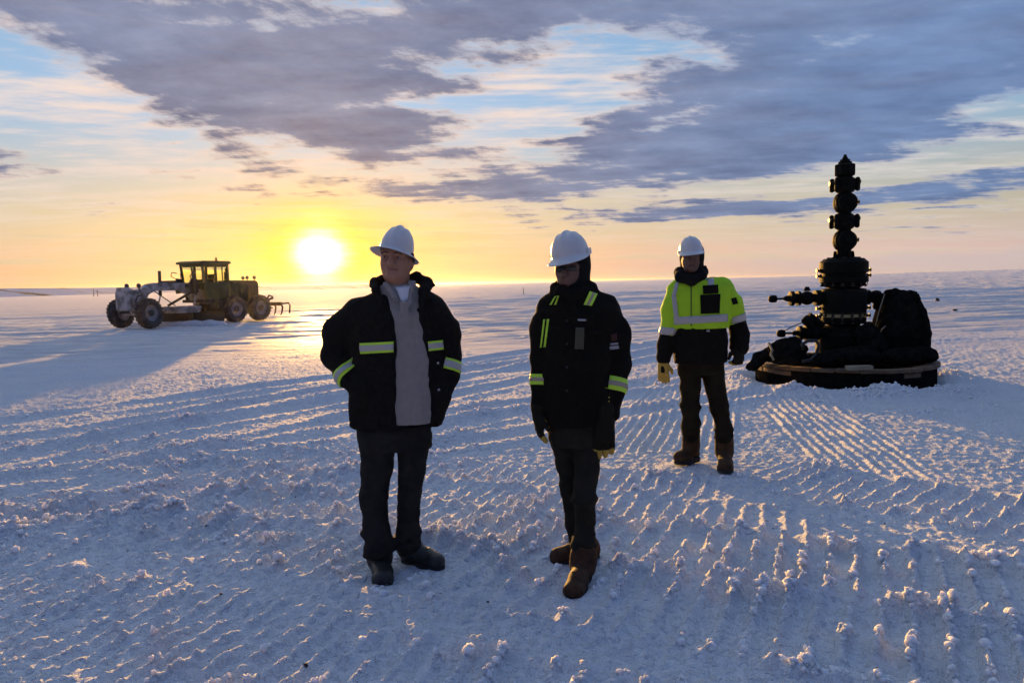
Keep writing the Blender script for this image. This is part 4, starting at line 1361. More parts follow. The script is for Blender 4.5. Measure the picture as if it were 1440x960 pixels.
def poly_prism(name, pts, y0, y1, material, parent=None, bev=0.0, plane='XZ', loc=(0, 0, 0)):
    """Extruded outline; plane XZ extrudes along Y, XY along Z, YZ along X."""
    bm = bmesh.new()

    def mk(a, b, c):
        return {'XZ': (a, c, b), 'XY': (a, b, c), 'YZ': (c, a, b)}[plane]
    lo = [bm.verts.new(mk(a, b, y0)) for a, b in pts]
    hi = [bm.verts.new(mk(a, b, y1)) for a, b in pts]
    n = len(pts)
    bm.faces.new(lo)
    bm.faces.new(hi[::-1])
    for i in range(n):
        bm.faces.new((lo[i], hi[i], hi[(i + 1) % n], lo[(i + 1) % n]))
    bmesh.ops.recalc_face_normals(bm, faces=bm.faces)
    if bev:
        bmesh.ops.bevel(bm, geom=bm.edges[:], offset=bev, segments=2, profile=0.6, affect='EDGES', clamp_overlap=True)
    me = bpy.data.meshes.new(name)
    bm.to_mesh(me)
    bm.free()
    o = bpy.data.objects.new(name, me)
    me.materials.append(material)
    COL.objects.link(o)
    o.location = loc
    if parent:
        o.parent = parent
    sharpen(o, 0.5)
    return o


def box(name, lo, hi, material, parent=None, bev=0.01, rot=None):
    lo, hi = Vector(lo), Vector(hi)
    c = (lo + hi) / 2
    h = (hi - lo) / 2
    o = poly_prism(name, [(-h.x, -h.z), (h.x, -h.z), (h.x, h.z), (-h.x, h.z)], -h.y, h.y, material, parent, min(bev, min(h) * 0.9), 'XZ', c)
    if rot:
        o.rotation_euler = rot
    return o


def bar(name, a, b, w, t, material, parent=None, bev=0.006):
    """Rectangular bar from a to b."""
    a, b = Vector(a), Vector(b)
    L = (b - a).length
    o = poly_prism(name, [(-w / 2, -t / 2), (w / 2, -t / 2), (w / 2, t / 2), (-w / 2, t / 2)], 0, L, material, parent, bev, 'XY')
    o.location = a
    o.rotation_euler = (b - a).to_track_quat('Z', 'X').to_euler()
    return o


# ------------------------------------------------------------------ the wellhead tree on its round cellar
M_IRON = mat('dark_green_iron', (0.0035, 0.0042, 0.0038), 0.65, spec=0.07, noise=(18, 0.8, (0.007, 0.0075, 0.006)), bump=(70, 0.25, 0.004))
M_STUD = mat('oiled_studs', (0.02, 0.019, 0.016), 0.45, metal=0.6)
M_LITRING = mat('sunlit_ring_yellow', (0.40, 0.34, 0.16), 0.6, noise=(24, 0.7, (0.26, 0.22, 0.1)))
M_WOOD = mat('weathered_plank', (0.17, 0.105, 0.055), 0.85, noise=(6, 0.8, (0.10, 0.065, 0.04)), bump=(40, 0.5, 0.006))
M_TARP = mat('black_tarpaulin', (0.006, 0.006, 0.006), 0.85, spec=0.0, noise=(12, 0.7, (0.014, 0.014, 0.013)), bump=(25, 0.4, 0.01))
M_RUBBER = mat('black_rubber', (0.008, 0.008, 0.008), 0.55)
M_PALE = mat('pale_timber_and_lit_edge', (0.27, 0.235, 0.155), 0.8, noise=(8, 0.7, (0.2, 0.17, 0.11)))

U = 11.45 / 1040.0                        # one outline unit of the wellhead in metres


def Z_(v):
    return float(sight(1186, v, 11.45)[2])


WX = float(sight(1186, 400, 11.45)[0])
well = empty('wellhead_tree', (WX, 11.45, 0))
tag(well, 'tall dark wellhead valve tree standing in the round timber cellar', 'wellhead')


def wl(name, pairs, material=M_IRON, n=28, parent=None):
    """Turned piece of the stack, given as (half-width in units, outline height)."""
    return lathe(name, [(r_ * U, Z_(v)) for r_, v in pairs], material, parent or well, n=n)


# casing head and lower bodies
wl('casing_head', [(36, 528), (36, 470), (33, 466), (33, 459), (22, 457), (22, 452)])
wl('tubing_spool', [(22, 456), (29, 454), (30, 452), (30, 446), (27, 445), (27, 440), (30, 439), (31, 410), (29, 406), (22, 405), (22, 400)])
wl('tubing_head_flange', [(22, 404), (27, 402), (27, 398), (32, 396.5), (32, 389), (29, 388), (29, 384), (32, 383), (32, 369), (26, 363.5), (14, 363)])
for v, rr, ln, cnt in ((450, 28.5, 8, 14), (399, 28, 7, 14), (441.5, 28.5, 6, 14), (366, 19, 9, 8)):
    for i in range(cnt):
        t = 2 * math.pi * (i + .5) / cnt
        c = Vector((math.cos(t) * rr * U, math.sin(t) * rr * U, 0))
        o = lathe('stud', [(.028 if cnt > 8 else .035, Z_(v + ln / 2)), (.028 if cnt > 8 else .035, Z_(v + ln * .2)), (.018, Z_(v + ln * .18)), (.018, Z_(v - ln * .18)), (.028 if cnt > 8 else .035, Z_(v - ln * .2)), (.028 if cnt > 8 else .03, Z_(v - ln / 2))],
                  M_STUD, well, n=6)
        o.location = c
for v in (380, 387.5, 433, 444):
    for sg in (-1, 1):
        lathe('lockdown_screw', [(.028, 31.0 * U * sg), (.028, 34.0 * U * sg), (.02, 34.2 * U * sg), (.02, 36.5 * U * sg), (.033, 36.6 * U * sg), (.033, 38 * U * sg)][::sg], M_STUD, well, (0, 0, Z_(v)), 'X', 8)
# rings round the flange bolts, yellow sunlight painted into their colour
wl('seal_ring', [(27.6, 449), (27.6, 441)], M_LITRING)
wl('seal_ring', [(27.5, 439.6), (29.2, 439.4), (29.2, 433), (27.5, 432.8)], M_LITRING)
# upper stack: valve bodies, clamps and spools
wl('spool_neck', [(9.5, 364), (9.5, 354), (10, 350), (9, 346), (9, 272), (10, 268), (9, 262), (9, 246)], n=24)


def valve(v, name='gate_valve'):
    o = wl(name, [(9, v + 13.5), (12, v + 11), (14.2, v + 7), (15.2, v + 3), (15.5, v), (15.2, v - 3), (14.2, v - 7), (12, v - 11), (9, v - 13.5)])
    o.scale.y = .9
    k = lathe('bonnet', [(.155, 0), (.165, -.05), (.14, -.06), (.14, -.13), (.06, -.14), (.05, -.2)], M_IRON, well, (0, -.02, Z_(v)), 'Y', 24)
    lathe('bonnet_rim', [(.150, 0), (.165, .015), (.165, .045), (.150, .06)], M_IRON, well, (0, -.075, Z_(v)), 'Y', 24)
    lathe('valve_stem', [(.022, 15 * U), (.022, 18.2 * U), (.035, 18.3 * U), (.035, 20 * U)], M_STUD, well, (0, 0, Z_(v - 1)), 'X', 10)
    return o


def clamp(v, w=17.5, h=10.5):
    o = wl('clamp_hub', [(9, v + h + 1), (w - 4.5, v + h * .8), (w - 2.6, v + h * .55), (w - 2.6, v + 1.5), (w - 3.6, v), (w - 2.6, v - 1.5), (w - 2.6, v - h * .55), (w - 4.5, v - h * .8), (9, v - h - 1)])
    for sg in (-1, 1):
        for yy in (-.09, .09):
            skin('clamp_ear', [cone((WX + sg * (w - 3.4) * U, 11.45 + yy, Z_(v + h * .62)), (WX + sg * (w - 3.4) * U, 11.45 + yy, Z_(v - h * .62)), 3.5 * U, 3.5 * U)], .012, M_IRON, None).parent = well
        lathe('clamp_bolt', [(.022, (w - 1) * U * sg), (.022, (w + 2.4) * U * sg), (.034, (w + 2.5) * U * sg), (.034, (w + 4) * U * sg)][::sg], M_STUD, well, (0, 0, Z_(v - (4 if sg > 0 else 2))), 'X', 8)
    return o


valve(338.5)
valve(285.5)
clamp(311.5)
clamp(260)
wl('tree_cap', [(9, 249), (13, 247), (14, 246), (14, 232.5), (11.5, 231), (9.5, 231), (9.5, 228), (7, 227.5), (7, 224.5), (4, 224), (4, 221.5), (2.6, 221), (2.4, 218), (1.2, 217.5)], n=8)
for sg in (-1, 1):
    skin('clamp_ear', [cone((WX + sg * 12.2 * U, 11.45, Z_(362)), (WX + sg * 12.2 * U, 11.45, Z_(355)), 3 * U, 2.4 * U)], .012, M_IRON, None).parent = well
for o in [c for c in well.children if c.name.startswith('clamp_ear')]:
    o.matrix_parent_inverse = well.matrix_basis.inverted()

# side outlets


def outlet(v, sg, stations, axis_y=0.0, tilt=0.0):
    """Horizontal run of flanges, valves and a handwheel: stations = (name, profile pairs (units out, half-height units))."""
    for name, prof in stations:
        pr = [(r_ * U, sg * x * U) for x, r_ in prof]
        lathe(name, pr if sg > 0 else pr[::-1], M_IRON, well, (0, axis_y, Z_(v)), 'X', 22)


outlet(418, -1, [('outlet_pipe', [(28, 6), (62, 6)]), ('outlet_flange', [(32, 9), (32.5, 11), (40, 11), (40.5, 9)]),
                 ('gate_valve', [(42, 5), (45, 8), (49, 9.6), (53, 9.6), (57, 8), (60, 5)]), ('outlet_flange', [(60.5, 7), (61, 10), (65, 10.5), (65.4, 7), (70, 7), (70.4, 10.5), (75, 10), (76, 6)]),
                 ('blind_plug', [(76, 4.5), (80, 4), (84, 2.2)]), ('valve_stem', [(83, 1.5), (94, 1.4)]), ('handwheel', [(93, 2.5), (94.5, 5), (99, 5.4), (103.5, 4.6), (105, 2)])])
outlet(418.5, 1, [('outlet_pipe', [(28, 5.5), (60, 5.5)]), ('outlet_flange', [(31, 9), (31.5, 10.5), (36, 10.5), (36.5, 8)]), ('gate_valve', [(38, 5), (41, 8.4), (46, 9.8), (51, 8.4), (54, 5)])])
lathe('stem_cap', [(.06, Z_(408)), (.045, Z_(405)), (.03, Z_(402))], M_IRON, well, (-51 * U, 0, 0), n=10)
lathe('stem_cap', [(.03, Z_(436)), (.05, Z_(432)), (.04, Z_(427))], M_IRON, well, (46 * U, 0, 0), n=10)
outlet(466, -1, [('outlet_pipe', [(28, 6), (64, 6)]), ('gate_valve', [(36, 6), (39, 10), (44, 12.5), (50, 11), (53, 7)]), ('outlet_flange', [(53, 8), (53.5, 10.5), (58, 10.5), (58.5, 8), (62, 8), (62.4, 10), (67, 9.6), (68, 6)]),
                 ('valve_stem', [(67, 4), (74, 3.4), (75, 1.5), (86, 1.4)]), ('handwheel', [(85, 2.5), (86.4, 5), (91, 5.5), (95.5, 4.6), (97, 2)])], -.12)
tube('gauge_line', [(-46 * U, -.12, Z_(458)), (-48 * U, -.14, Z_(453)), (-40 * U, -.14, Z_(446))], .028, M_IRON, well, 10)
lathe('pressure_gauge', [(.03, -.05), (.095, -.045), (.1, 0), (.095, .04), (.07, .05)], M_IRON, well, (-54 * U, -.15, Z_(450)), 'X', 20).rotation_euler = (0, R(-40), R(20))
lathe('gauge_fitting', [(.05, -.14), (.06, 0), (.05, .14)], M_IRON, well, (-44 * U, -.15, Z_(449)), 'X', 12).rotation_euler = (0, R(38), 0)
tube('vent_line', [(-86 * U, -.1, Z_(463)), (-76 * U, -.12, Z_(457)), (-64 * U, -.14, Z_(452)), (-57 * U, -.15, Z_(449))], .008, M_RUBBER, well, 6)
tube('whip_antenna', [(30 * U, 0, Z_(404)), (33 * U, 0, Z_(402)), (34.5 * U, 0, Z_(394))], .006, M_STUD, well, 6)

# the round cellar: ring wall of dark steel with a coping of planks
cellar = empty('well_cellar', (WX, 11.45, 0))
tag(cellar, 'low round cellar wall with a plank coping, banked with snow, under the wellhead', 'cellar')
CR = 1.285
zr = Z_(505)
lathe('ring_wall', [(CR - .03, -.15), (CR, -.15), (CR + .005, .1), (CR, zr - .075), (CR - .03, zr - .075)], M_TARP, cellar, n=64)
lathe('cellar_floor', [(CR - .05, .0), (CR - .05, zr - .16), (.2, zr - .14)], M_TARP, cellar, n=40)
NP = 26
for i in range(NP):
    a0 = 2 * math.pi * (i + .012) / NP + .11
    a1 = 2 * math.pi * (i + .988) / NP + .11
    pts = []
    ro, ri = CR + .045 + random.uniform(-.008, .008), CR - .12
    for k in range(5):
        a = a0 + (a1 - a0) * k / 4
        pts.append((ro * math.cos(a), ro * math.sin(a)))
    for k in range(5):
        a = a1 + (a0 - a1) * k / 4
        pts.append((ri * math.cos(a), ri * math.sin(a)))
    dz_ = random.uniform(-.006, .008)
    poly_prism('plank', pts, zr - .062 + dz_, zr - .012 + dz_, M_WOOD, cellar, .006, 'XY')
    ro -= .03
    pts2 = [(ro * math.cos(a0 + (a1 - a0) * k / 4), ro * math.sin(a0 + (a1 - a0) * k / 4)) for k in range(5)] + [((ro - .035) * math.cos(a1 + (a0 - a1) * k / 4), (ro - .035) * math.sin(a1 + (a0 - a1) * k / 4)) for k in range(5)]
    if 9 <= i <= 14 or i == 20:
        poly_prism('fascia_board', pts2, zr - .14 + dz_, zr - .078 + dz_, M_WOOD, cellar, .004, 'XY')
blk = box('timber_block', (WX - .50, 11.45 - 1.31, zr - .010), (WX - .15, 11.45 - 1.18, zr + .05), M_PALE, None, .01, (0, 0, R(3)))
tag(blk, 'pale timber block lying on the front coping of the cellar', 'timber')

# sheeted equipment beside the tree
W3 = lambda u, v, w=0.0: sight(u, v, 11.45 + w)


def wrapped_box():
    """Tall tapering crate under a black tarpaulin, creased and tucked at the foot."""
    o = empty('sheeted_box', (float(W3(1268, 480)[0]), 11.3, 0))
    tag(o, 'tall tapered box shape wrapped in black tarpaulin right of the wellhead', 'covered box')
    rows = [(506, 1228, 1306, .34), (490, 1228, 1302, .32), (468, 1228, 1306, .32), (440, 1236, 1297, .28), (418, 1243, 1287, .22), (411, 1246, 1282, .16)]
    rg = []
    for v, ul, ur, ry in rows:
        a, b = W3(ul, v, -.15), W3(ur, v, -.15)
        rg.append(((a[2] + b[2]) / 2, (a[0] + b[0]) / 2, 11.3, (b[0] - a[0]) / 2, ry))
    fm = [loft(rg, n=3.2, k=.03), cone(W3(1246, 411, -.3), W3(1258, 408.5, -.2), .03, .035, k=.04), cone(W3(1258, 408.5, -.2), W3(1288, 412, -.1), .035, .02, k=.04),
          cone(W3(1290, 414, -.4), W3(1304, 466, -.5), .02, .03, k=.03), cone(W3(1304, 466, -.5), W3(1298, 492, -.5), .03, .04, k=.03)]
    c = skin('tarpaulin', fm, .018, M_TARP, None, folds=(.022, 2.6, 41, (1.2, 1, .5)), smooth_it=1)
    c.parent = o
    c.matrix_parent_inverse = o.matrix_basis.inverted()
    for a, b in (((1244, 413, -.30), (1229, 466, -.38)), ((1245, 458, -.44), (1237, 469, -.46))):
        t = tube('lit_edge_line', [W3(*a), W3((a[0] + b[0]) / 2 - 1, (a[1] + b[1]) / 2, a[2]), W3(*b)], .009, M_PALE, None, 6)  # pale line painting in the sunlit edge of the tarpaulin
        t.parent = o
        t.matrix_parent_inverse = o.matrix_basis.inverted()
    return o


wrapped_box()


def heap(name, label, cat, forms, m_, res=.016, folds=(.02, 4.0, 51), extra=None):
    o = skin(name, forms, res, m_, None, folds=folds)
    tag(o, label, cat)
    return o


heap('tarpaulin_heap', 'slumped black tarpaulin heap on the left of the cellar', 'tarpaulin',
     [ell(W3(1096, 497, -.55), (.16, .30, .15), k=.05), ell(W3(1111, 491, -.6), (.22, .30, .17), k=.05), cone(W3(1080, 482, -.6), W3(1094, 494, -.6), .012, .05, k=.04), cone(W3(1100, 483, -.6), W3(1118, 478, -.6), .03, .04, k=.04), cone(W3(1112, 504, -.8), W3(1145, 508, -.8), .09, .06, k=.05)], M_TARP, .014, (.035, 4.6, 51))
heap('loose_tarpaulin', 'loose flap of dark sheeting hanging over the left edge of the cellar', 'tarpaulin',
     [cone(W3(1084, 490, -.35), W3(1066, 502, -.40), .05, .07, fy=.8, k=.05), cone(W3(1066, 502, -.40), W3(1053, 517, -.45), .07, .05, fy=.8, k=.05), cone(W3(1078, 500, -.5), W3(1060, 517, -.5), .06, .05, k=.05)], M_TARP, .014, (.016, 4.2, 52))
heap('sandbag', 'dark filled sack leaning on the right of the casing head', 'sack',
     [cone(W3(1206, 470, -.42), W3(1222, 457, -.42), .07, .05, k=.05), ell(W3(1222, 474, -.45), (.17, .2, .17), k=.05), ell(W3(1228, 490, -.5), (.22, .24, .22), k=.06)], M_TARP, .015, (.03, 4.4, 53))
heap('sandbag', 'dark filled sack slumped at the foot of the casing head front', 'sack',
     [ell(W3(1180, 504, -.85), (.40, .22, .12), k=.06), ell(W3(1210, 502, -.9), (.28, .2, .15), k=.06), ell(W3(1158, 507, -.9), (.2, .16, .09), k=.06), cone(W3(1190, 497, -.8), W3(1215, 494, -.8), .05, .07, k=.05)], M_TARP, .015, (.03, 4.4, 54))
heap('sandbag', 'dark filled sack at the right foot of the tarpaulin-wrapped box', 'sack',
     [ell(W3(1296, 499, -.6), (.22, .22, .13), k=.05), cone(W3(1302, 490, -.5), W3(1307, 500, -.55), .04, .05, k=.05), ell(W3(1268, 501, -.8), (.34, .2, .14), k=.05)], M_TARP, .016, (.016, 3.6, 55))
hose = tube('rubber_hose', [W3(1130, 492, -.95), W3(1128, 484, -.95), W3(1136, 479, -.95), W3(1148, 479, -.95), W3(1152, 486, -.95), W3(1148, 497, -.95), W3(1140, 506, -1.0), W3(1128, 508, -1.0)], .025, M_RUBBER, None, 10)
tag(hose, 'coil of black rubber hose beside the lower left valve', 'hose')
pole = tube('metal_rod', [W3(1081, 482, -.7), W3(1086, 492, -.75), W3(1084, 498, -.8), W3(1088, 506, -.85)], .018, M_PALE, None, 8)
tag(pole, 'short bent pale rod sticking up at the left rim of the cellar', 'rod')
# ------------------------------------------------------------------ the motor grader
M_GREEN = mat('dark_olive_paint', (0.034, 0.048, 0.010), 0.55, noise=(3, 0.7, (0.030, 0.042, 0.012)), bump=(30, 0.2, 0.006))
M_FROST = mat('frosted_steel', (0.42, 0.42, 0.44), 0.8, noise=(2.6, 0.9, (0.13, 0.125, 0.11)), bump=(20, 0.5, 0.02))
M_DARKST = mat('dark_steel', (0.035, 0.032, 0.022), 0.6, noise=(5, 0.8, (0.06, 0.05, 0.03)))
M_TYRE = mat('tyre_rubber', (0.020, 0.018, 0.016), 0.85, noise=(4, 0.6, (0.10, 0.10, 0.10)))
M_RIM = mat('grey_rim', (0.22, 0.21, 0.2), 0.6, noise=(5, 0.7, (0.32, 0.32, 0.33)))
M_GLASS = bpy.data.materials.new('cab_glass')
M_GLASS.use_nodes = True
_b = M_GLASS.node_tree.nodes['Principled BSDF']
_b.inputs['Base Color'].default_value = (0.85, 0.9, 0.7, 1)
_b.inputs['Roughness'].default_value = 0.05
_b.inputs['Transmission Weight'].default_value = 1.0
_b.inputs['IOR'].default_value = 1.05
M_AMBER = mat('amber_lens', (0.5, 0.2, 0.02), 0.3)
M_LAMP = mat('lamp_housing', (0.03, 0.03, 0.03), 0.4)

GH = Vector((-math.cos(R(62)), -math.sin(R(62)), 0))
GROT = math.atan2(GH.y, GH.x)
gr0 = (-14.43, 38.47)
grader = empty('motor_grader', (gr0[0], gr0[1], -0.10), GROT)
tag(grader, 'snow-covered olive motor grader with glazed cab parked on the snow', 'grader')
G = grader


def tyre_mesh():
    """Lugged earthmover tyre lying on the Y axis."""
    Rr, wd = 0.66, 0.20
    prof = [(.36, -wd * .8), (.42, -wd * .98), (.54, -wd * 1.06), (.62, -wd * .96), (.648, -wd * .6), (.652, 0), (.648, wd * .6), (.62, wd * .96), (.54, wd * 1.06), (.42, wd * .98), (.36, wd * .8)]
    bm = bmesh.new()
    n = 48
    rows = []
    for r_, h_ in prof:
        rows.append([bm.verts.new((r_ * math.cos(2 * math.pi * j / n), h_, r_ * math.sin(2 * math.pi * j / n))) for j in range(n)])
    for i in range(len(prof) - 1):
        for j in range(n):
            bm.faces.new((rows[i][j], rows[i][(j + 1) % n], rows[i + 1][(j + 1) % n], rows[i + 1][j]))
    for k in range(22):                                        # chevron lugs
        for sg in (-1, 1):
            a0 = 2 * math.pi * (k + (.5 if sg > 0 else 0)) / 22
            q = []
            for da, yy in ((0, .01), (.075, .01), (.20, wd * 1.02), (.12, wd * 1.02)):
                for rr in (.63, .69 if yy < .1 else .655):
                    a = a0 + da
                    q.append(bm.verts.new((rr * math.cos(a), sg * yy, rr * math.sin(a))))
            i0, o0, i1, o1, i2, o2, i3, o3 = q
            for f in ((o0, o1, o2, o3), (i0, o0, o3, i3), (i1, i2, o2, o1), (i0, i1, o1, o0), (i3, o3, o2, i2)):
                bm.faces.new(f)
    bmesh.ops.recalc_face_normals(bm, faces=bm.faces)
    me = bpy.data.meshes.new('tyre')
    bm.to_mesh(me)
    bm.free()
    me.materials.append(M_TYRE)
    return me


TY = tyre_mesh()


def wheel(x, y, side, steer=0.0, lean=0.0, zc=0.68):
    o = bpy.data.objects.new('wheel', TY)
    COL.objects.link(o)
    o.parent = G
    o.location = (x, y, zc)
    o.rotation_euler = (lean, 0, steer)
    o.rotation_mode = 'ZXY' if False else 'XYZ'
    sgn = side
    rim = lathe('rim', [(.36, sgn * -.16), (.38, sgn * .155), (.35, sgn * .165), (.33, sgn * .08), (.24, sgn * .05), (.2, sgn * .06), (.17, sgn * .12), (.10, sgn * .14)][::1], M_RIM, o, (0, 0, 0), 'Y', 28)
    hub = lathe('hub', [(.15, sgn * .05), (.15, sgn * .17), (.11, sgn * .20)], M_DARKST, o, (0, 0, 0), 'Y', 16)
    return o


# tandem wheels, then the steered and leaned front pair
for y in (1.0, -1.0):
    for x in (-.80, .80):
        wheel(x, y, 1 if y > 0 else -1)
wheel(5.6, 1.0, 1, R(8), R(6))
wheel(5.6, -1.0, -1, R(14), R(9))
for y in (.72, -.72):
    poly_prism('tandem_case', [(-1.05, .5), (-.8, .38), (.8, .38), (1.05, .5), (1.05, .85), (.5, .98), (-.5, .98), (-1.05, .85)], y - .1, y + .1, M_DARKST, G, .02)
lathe('rear_axle', [(.16, -1.0), (.16, 1.0)], M_DARKST, G, (0, 0, .68), 'Y', 14)
# rear frame, engine hood
box('rear_frame', (-1.7, -.42, .78), (1.3, .42, 1.12), M_DARKST, G, .03)
hood = poly_prism('engine_hood', [(-1.28, 1.06), (.86, 1.06), (.86, 2.14), (-1.15, 2.10), (-1.28, 1.98)], -.52, .52, M_GREEN, G, .05)
for y in (-.525, .525):
    for i, x in enumerate((.38, -.12)):
        box('side_panel', (x - .23, y - .012, 1.2), (x + .23, y + .012, 1.95), M_GREEN, hood, .006)
    for i in range(7):
        box('louvre', (-.98, y - .018, 1.25 + i * .1), (-.52, y + .018, 1.29 + i * .1), M_DARKST, hood, .004)
    box('grab_handle', (-.1, y - .03, 1.99), (.3, y + .03, 2.02), M_DARKST, hood, .004)
for i in range(9):
    box('grille_bar', (-1.33, -.42, 1.16 + i * .095), (-1.27, .42, 1.20 + i * .095), M_DARKST, hood, .004)
stack = tube('exhaust_stack', [(.62, .22, 2.1), (.62, .22, 2.55)], .075, M_DARKST, G, 14)
tube('stack_tip', [(.62, .22, 2.5), (.60, .22, 2.66), (.55, .22, 2.72)], .04, M_DARKST, G, 10)
tube('air_intake', [(.30, -.2, 2.1), (.30, -.2, 2.34)], .06, M_DARKST, G, 12)
for x, y in ((-1.1, .42), (-1.1, -.42), (-.6, .44)):
    lp = lathe('work_lamp', [(.03, .05), (.09, .04), (.10, -.03), (.07, -.07)], M_LAMP, G, (x, y, 2.26), 'X', 14)
    tube('lamp_bracket', [(x, y, 2.06), (x, y, 2.2)], .02, M_LAMP, G, 6)
# cab: posts, sills, roof, panes, lower body
cx0, cx1, cy, cz0, czw, cz1 = .88, 2.36, .76, 1.15, 2.05, 2.98
box('cab_floor', (cx0, -cy, 1.05), (cx1 + .1, cy, 1.2), M_DARKST, G, .02)
box('cab_rear_wall', (cx0, -cy, 1.2), (cx0 + .05, cy, 2.1), M_GREEN, G, .01)
for y in (-cy, cy):
    poly_prism('cab_side_panel', [(cx0, 1.2), (cx1 - .12, 1.2), (cx1 - .02, czw - .25), (cx1, czw), (cx0, czw)], y - .03, y + .03, M_GREEN, G, .01)
    for a, b in (((cx0 + .05, y, czw), (cx0 + .05, y, cz1)), ((cx1 - .02, y, czw), (cx1 + .1, y, cz1)), ((cx0 + .78, y, czw), (cx0 + .80, y, cz1))):
        bar('cab_post', a, b, .10, .10, M_GREEN, G, .01)
    bar('cab_post', (cx0 + .38, y, czw), (cx0 + .38, y, cz1), .05, .05, M_GREEN, G, .006)
    box('top_rail', (cx0, y - .04, cz1 - .16), (cx1 + .1, y + .04, cz1 - .04), M_GREEN, G, .01)
    box('window_pane', (cx0 + .1, y - .006, czw + .02), (cx0 + .75, y + .006, cz1 - .17), M_GLASS, G, .001)
    box('window_pane', (cx0 + .85, y - .006, czw + .02), (cx1 - .04, y + .006, cz1 - .17), M_GLASS, G, .001)
    tube('grab_rail', [(cx1 + .02, y * 1.06, 1.5), (cx1 + .06, y * 1.08, 2.0), (cx1 + .1, y * 1.06, 2.5)], .018, M_DARKST, G, 6)
bar('cab_post', (cx1 + .02, 0, czw), (cx1 + .1, 0, cz1), .06, .06, M_GREEN, G, .006)
box('cab_front_sill', (cx1 - .1, -cy, czw - .26), (cx1 + .02, cy, czw - .02), M_GREEN, G, .01)
box('front_header', (cx1 + .04, -cy, cz1 - .20), (cx1 + .12, cy, cz1 - .04), M_GREEN, G, .01)
box('rear_header', (cx0, -cy, cz1 - .20), (cx0 + .08, cy, cz1 - .04), M_GREEN, G, .01)
box('windscreen', (cx1 + .01, -cy + .05, czw + .0), (cx1 + .022, cy - .05, cz1 - .18), M_GLASS, G, .001, (0, R(7), 0))
box('rear_window', (cx0 + .03, -cy + .05, czw + .06), (cx0 + .04, cy - .05, cz1 - .2), M_GLASS, G, .001)
poly_prism('cab_roof', [(cx0 - .1, cz1 - .05), (cx1 + .28, cz1 - .05), (cx1 + .28, cz1 + .05), (cx1 + .1, cz1 + .10), (cx0, cz1 + .10), (cx0 - .1, cz1 + .06)], -cy - .1, cy + .1, M_GREEN, G, .02)
bc = lathe('beacon', [(.07, 0), (.07, .06), (.055, .08), (.055, .16), (.03, .2)], M_AMBER, G, (cx0 + .35, .35, cz1 + .1), n=12)
# seat, steering column and controls inside
box('seat', (cx0 + .35, -.26, 1.6), (cx0 + .8, .26, 1.75), M_DARKST, G, .04)
box('seat_back', (cx0 + .28, -.26, 1.75), (cx0 + .42, .26, 2.45), M_DARKST, G, .05)
tube('steering_column', [(cx1 - .35, 0, 1.2), (cx1 - .5, 0, 2.05)], .05, M_DARKST, G, 8)
lathe('steering_wheel', [(.2, -.02), (.22, 0), (.2, .02)], M_DARKST, G, (cx1 - .5, 0, 2.08), n=18)
box('control_console', (cx1 - .75, -.55, 1.2), (cx1 - .35, -.3, 2.2), M_DARKST, G, .03)
box('control_console', (cx1 - .75, .3, 1.2), (cx1 - .35, .55, 2.2), M_DARKST, G, .03)
# steps and tanks below the cab
box('fuel_tank', (.95, .45, .72), (1.75, .92, 1.12), M_DARKST, G, .05)
box('fuel_tank', (.95, -.92, .72), (1.75, -.45, 1.12), M_DARKST, G, .05)
for z in (.5, .8):
    box('step', (1.85, .62, z), (2.2, .92, z + .05), M_DARKST, G, .008)
for x in (1.85, 2.2):
    bar('step_rail', (x, .9, .5), (x - .02, .9, 1.2), .04, .03, M_DARKST, G, .004)
# gooseneck frame: deep beam arching forward from the cab to the front bolster
poly_prism('gooseneck_frame', [(1.2, .95), (2.3, 1.0), (2.75, 1.45), (3.2, 1.68), (4.6, 1.68), (4.95, 1.5), (5.15, 1.15), (5.85, 1.15), (5.95, 1.3), (5.95, 1.62), (5.3, 1.78), (4.9, 2.0), (4.55, 2.05), (2.6, 2.02), (2.2, 1.75), (1.2, 1.4)], -.17, .17, M_FROST, G, .03)
# front bolster, push plate, axle and knuckles
poly_prism('front_plate', [(-.52, .82), (.52, .82), (.55, 1.55), (.40, 1.86), (-.40, 1.86), (-.55, 1.55)], 6.05, 6.13, M_FROST, G, .015, 'YZ')
for y in (-.34, .34):
    poly_prism('bolster_cheek', [(5.5, .95), (6.06, .75), (6.06, 1.84), (5.5, 1.6)], y - .03, y + .03, M_FROST, G, .01)
box('front_axle', (5.45, -.85, .58), (5.75, .85, .80), M_FROST, G, .04)
box('lean_bar', (5.50, -.80, .98), (5.58, .80, 1.08), M_DARKST, G, .02)
for y in (-.78, .78):
    bar('steering_knuckle', (5.6, y, .45), (5.6, y * .98, 1.15), .16, .14, M_FROST, G, .02)
    tube('steering_cylinder', [(5.78, y * .15, .74), (5.82, y * .9, .72)], .045, M_DARKST, G, 8)
for y in (-.42, .42):
    lathe('headlamp', [(.04, -.08), (.10, -.05), (.11, .03), (.09, .05)], M_LAMP, G, (5.62, y, 1.92), 'X', 14)
    tube('lamp_bracket', [(5.55, y, 1.6), (5.6, y, 1.85)], .025, M_LAMP, G, 6)
    tube('hydraulic_hose', [(5.5, y, 1.5), (5.75, y * 1.15, 1.45), (5.82, y, 1.2), (5.65, y * 1.1, .95)], .03, M_RUBBER, G, 6)
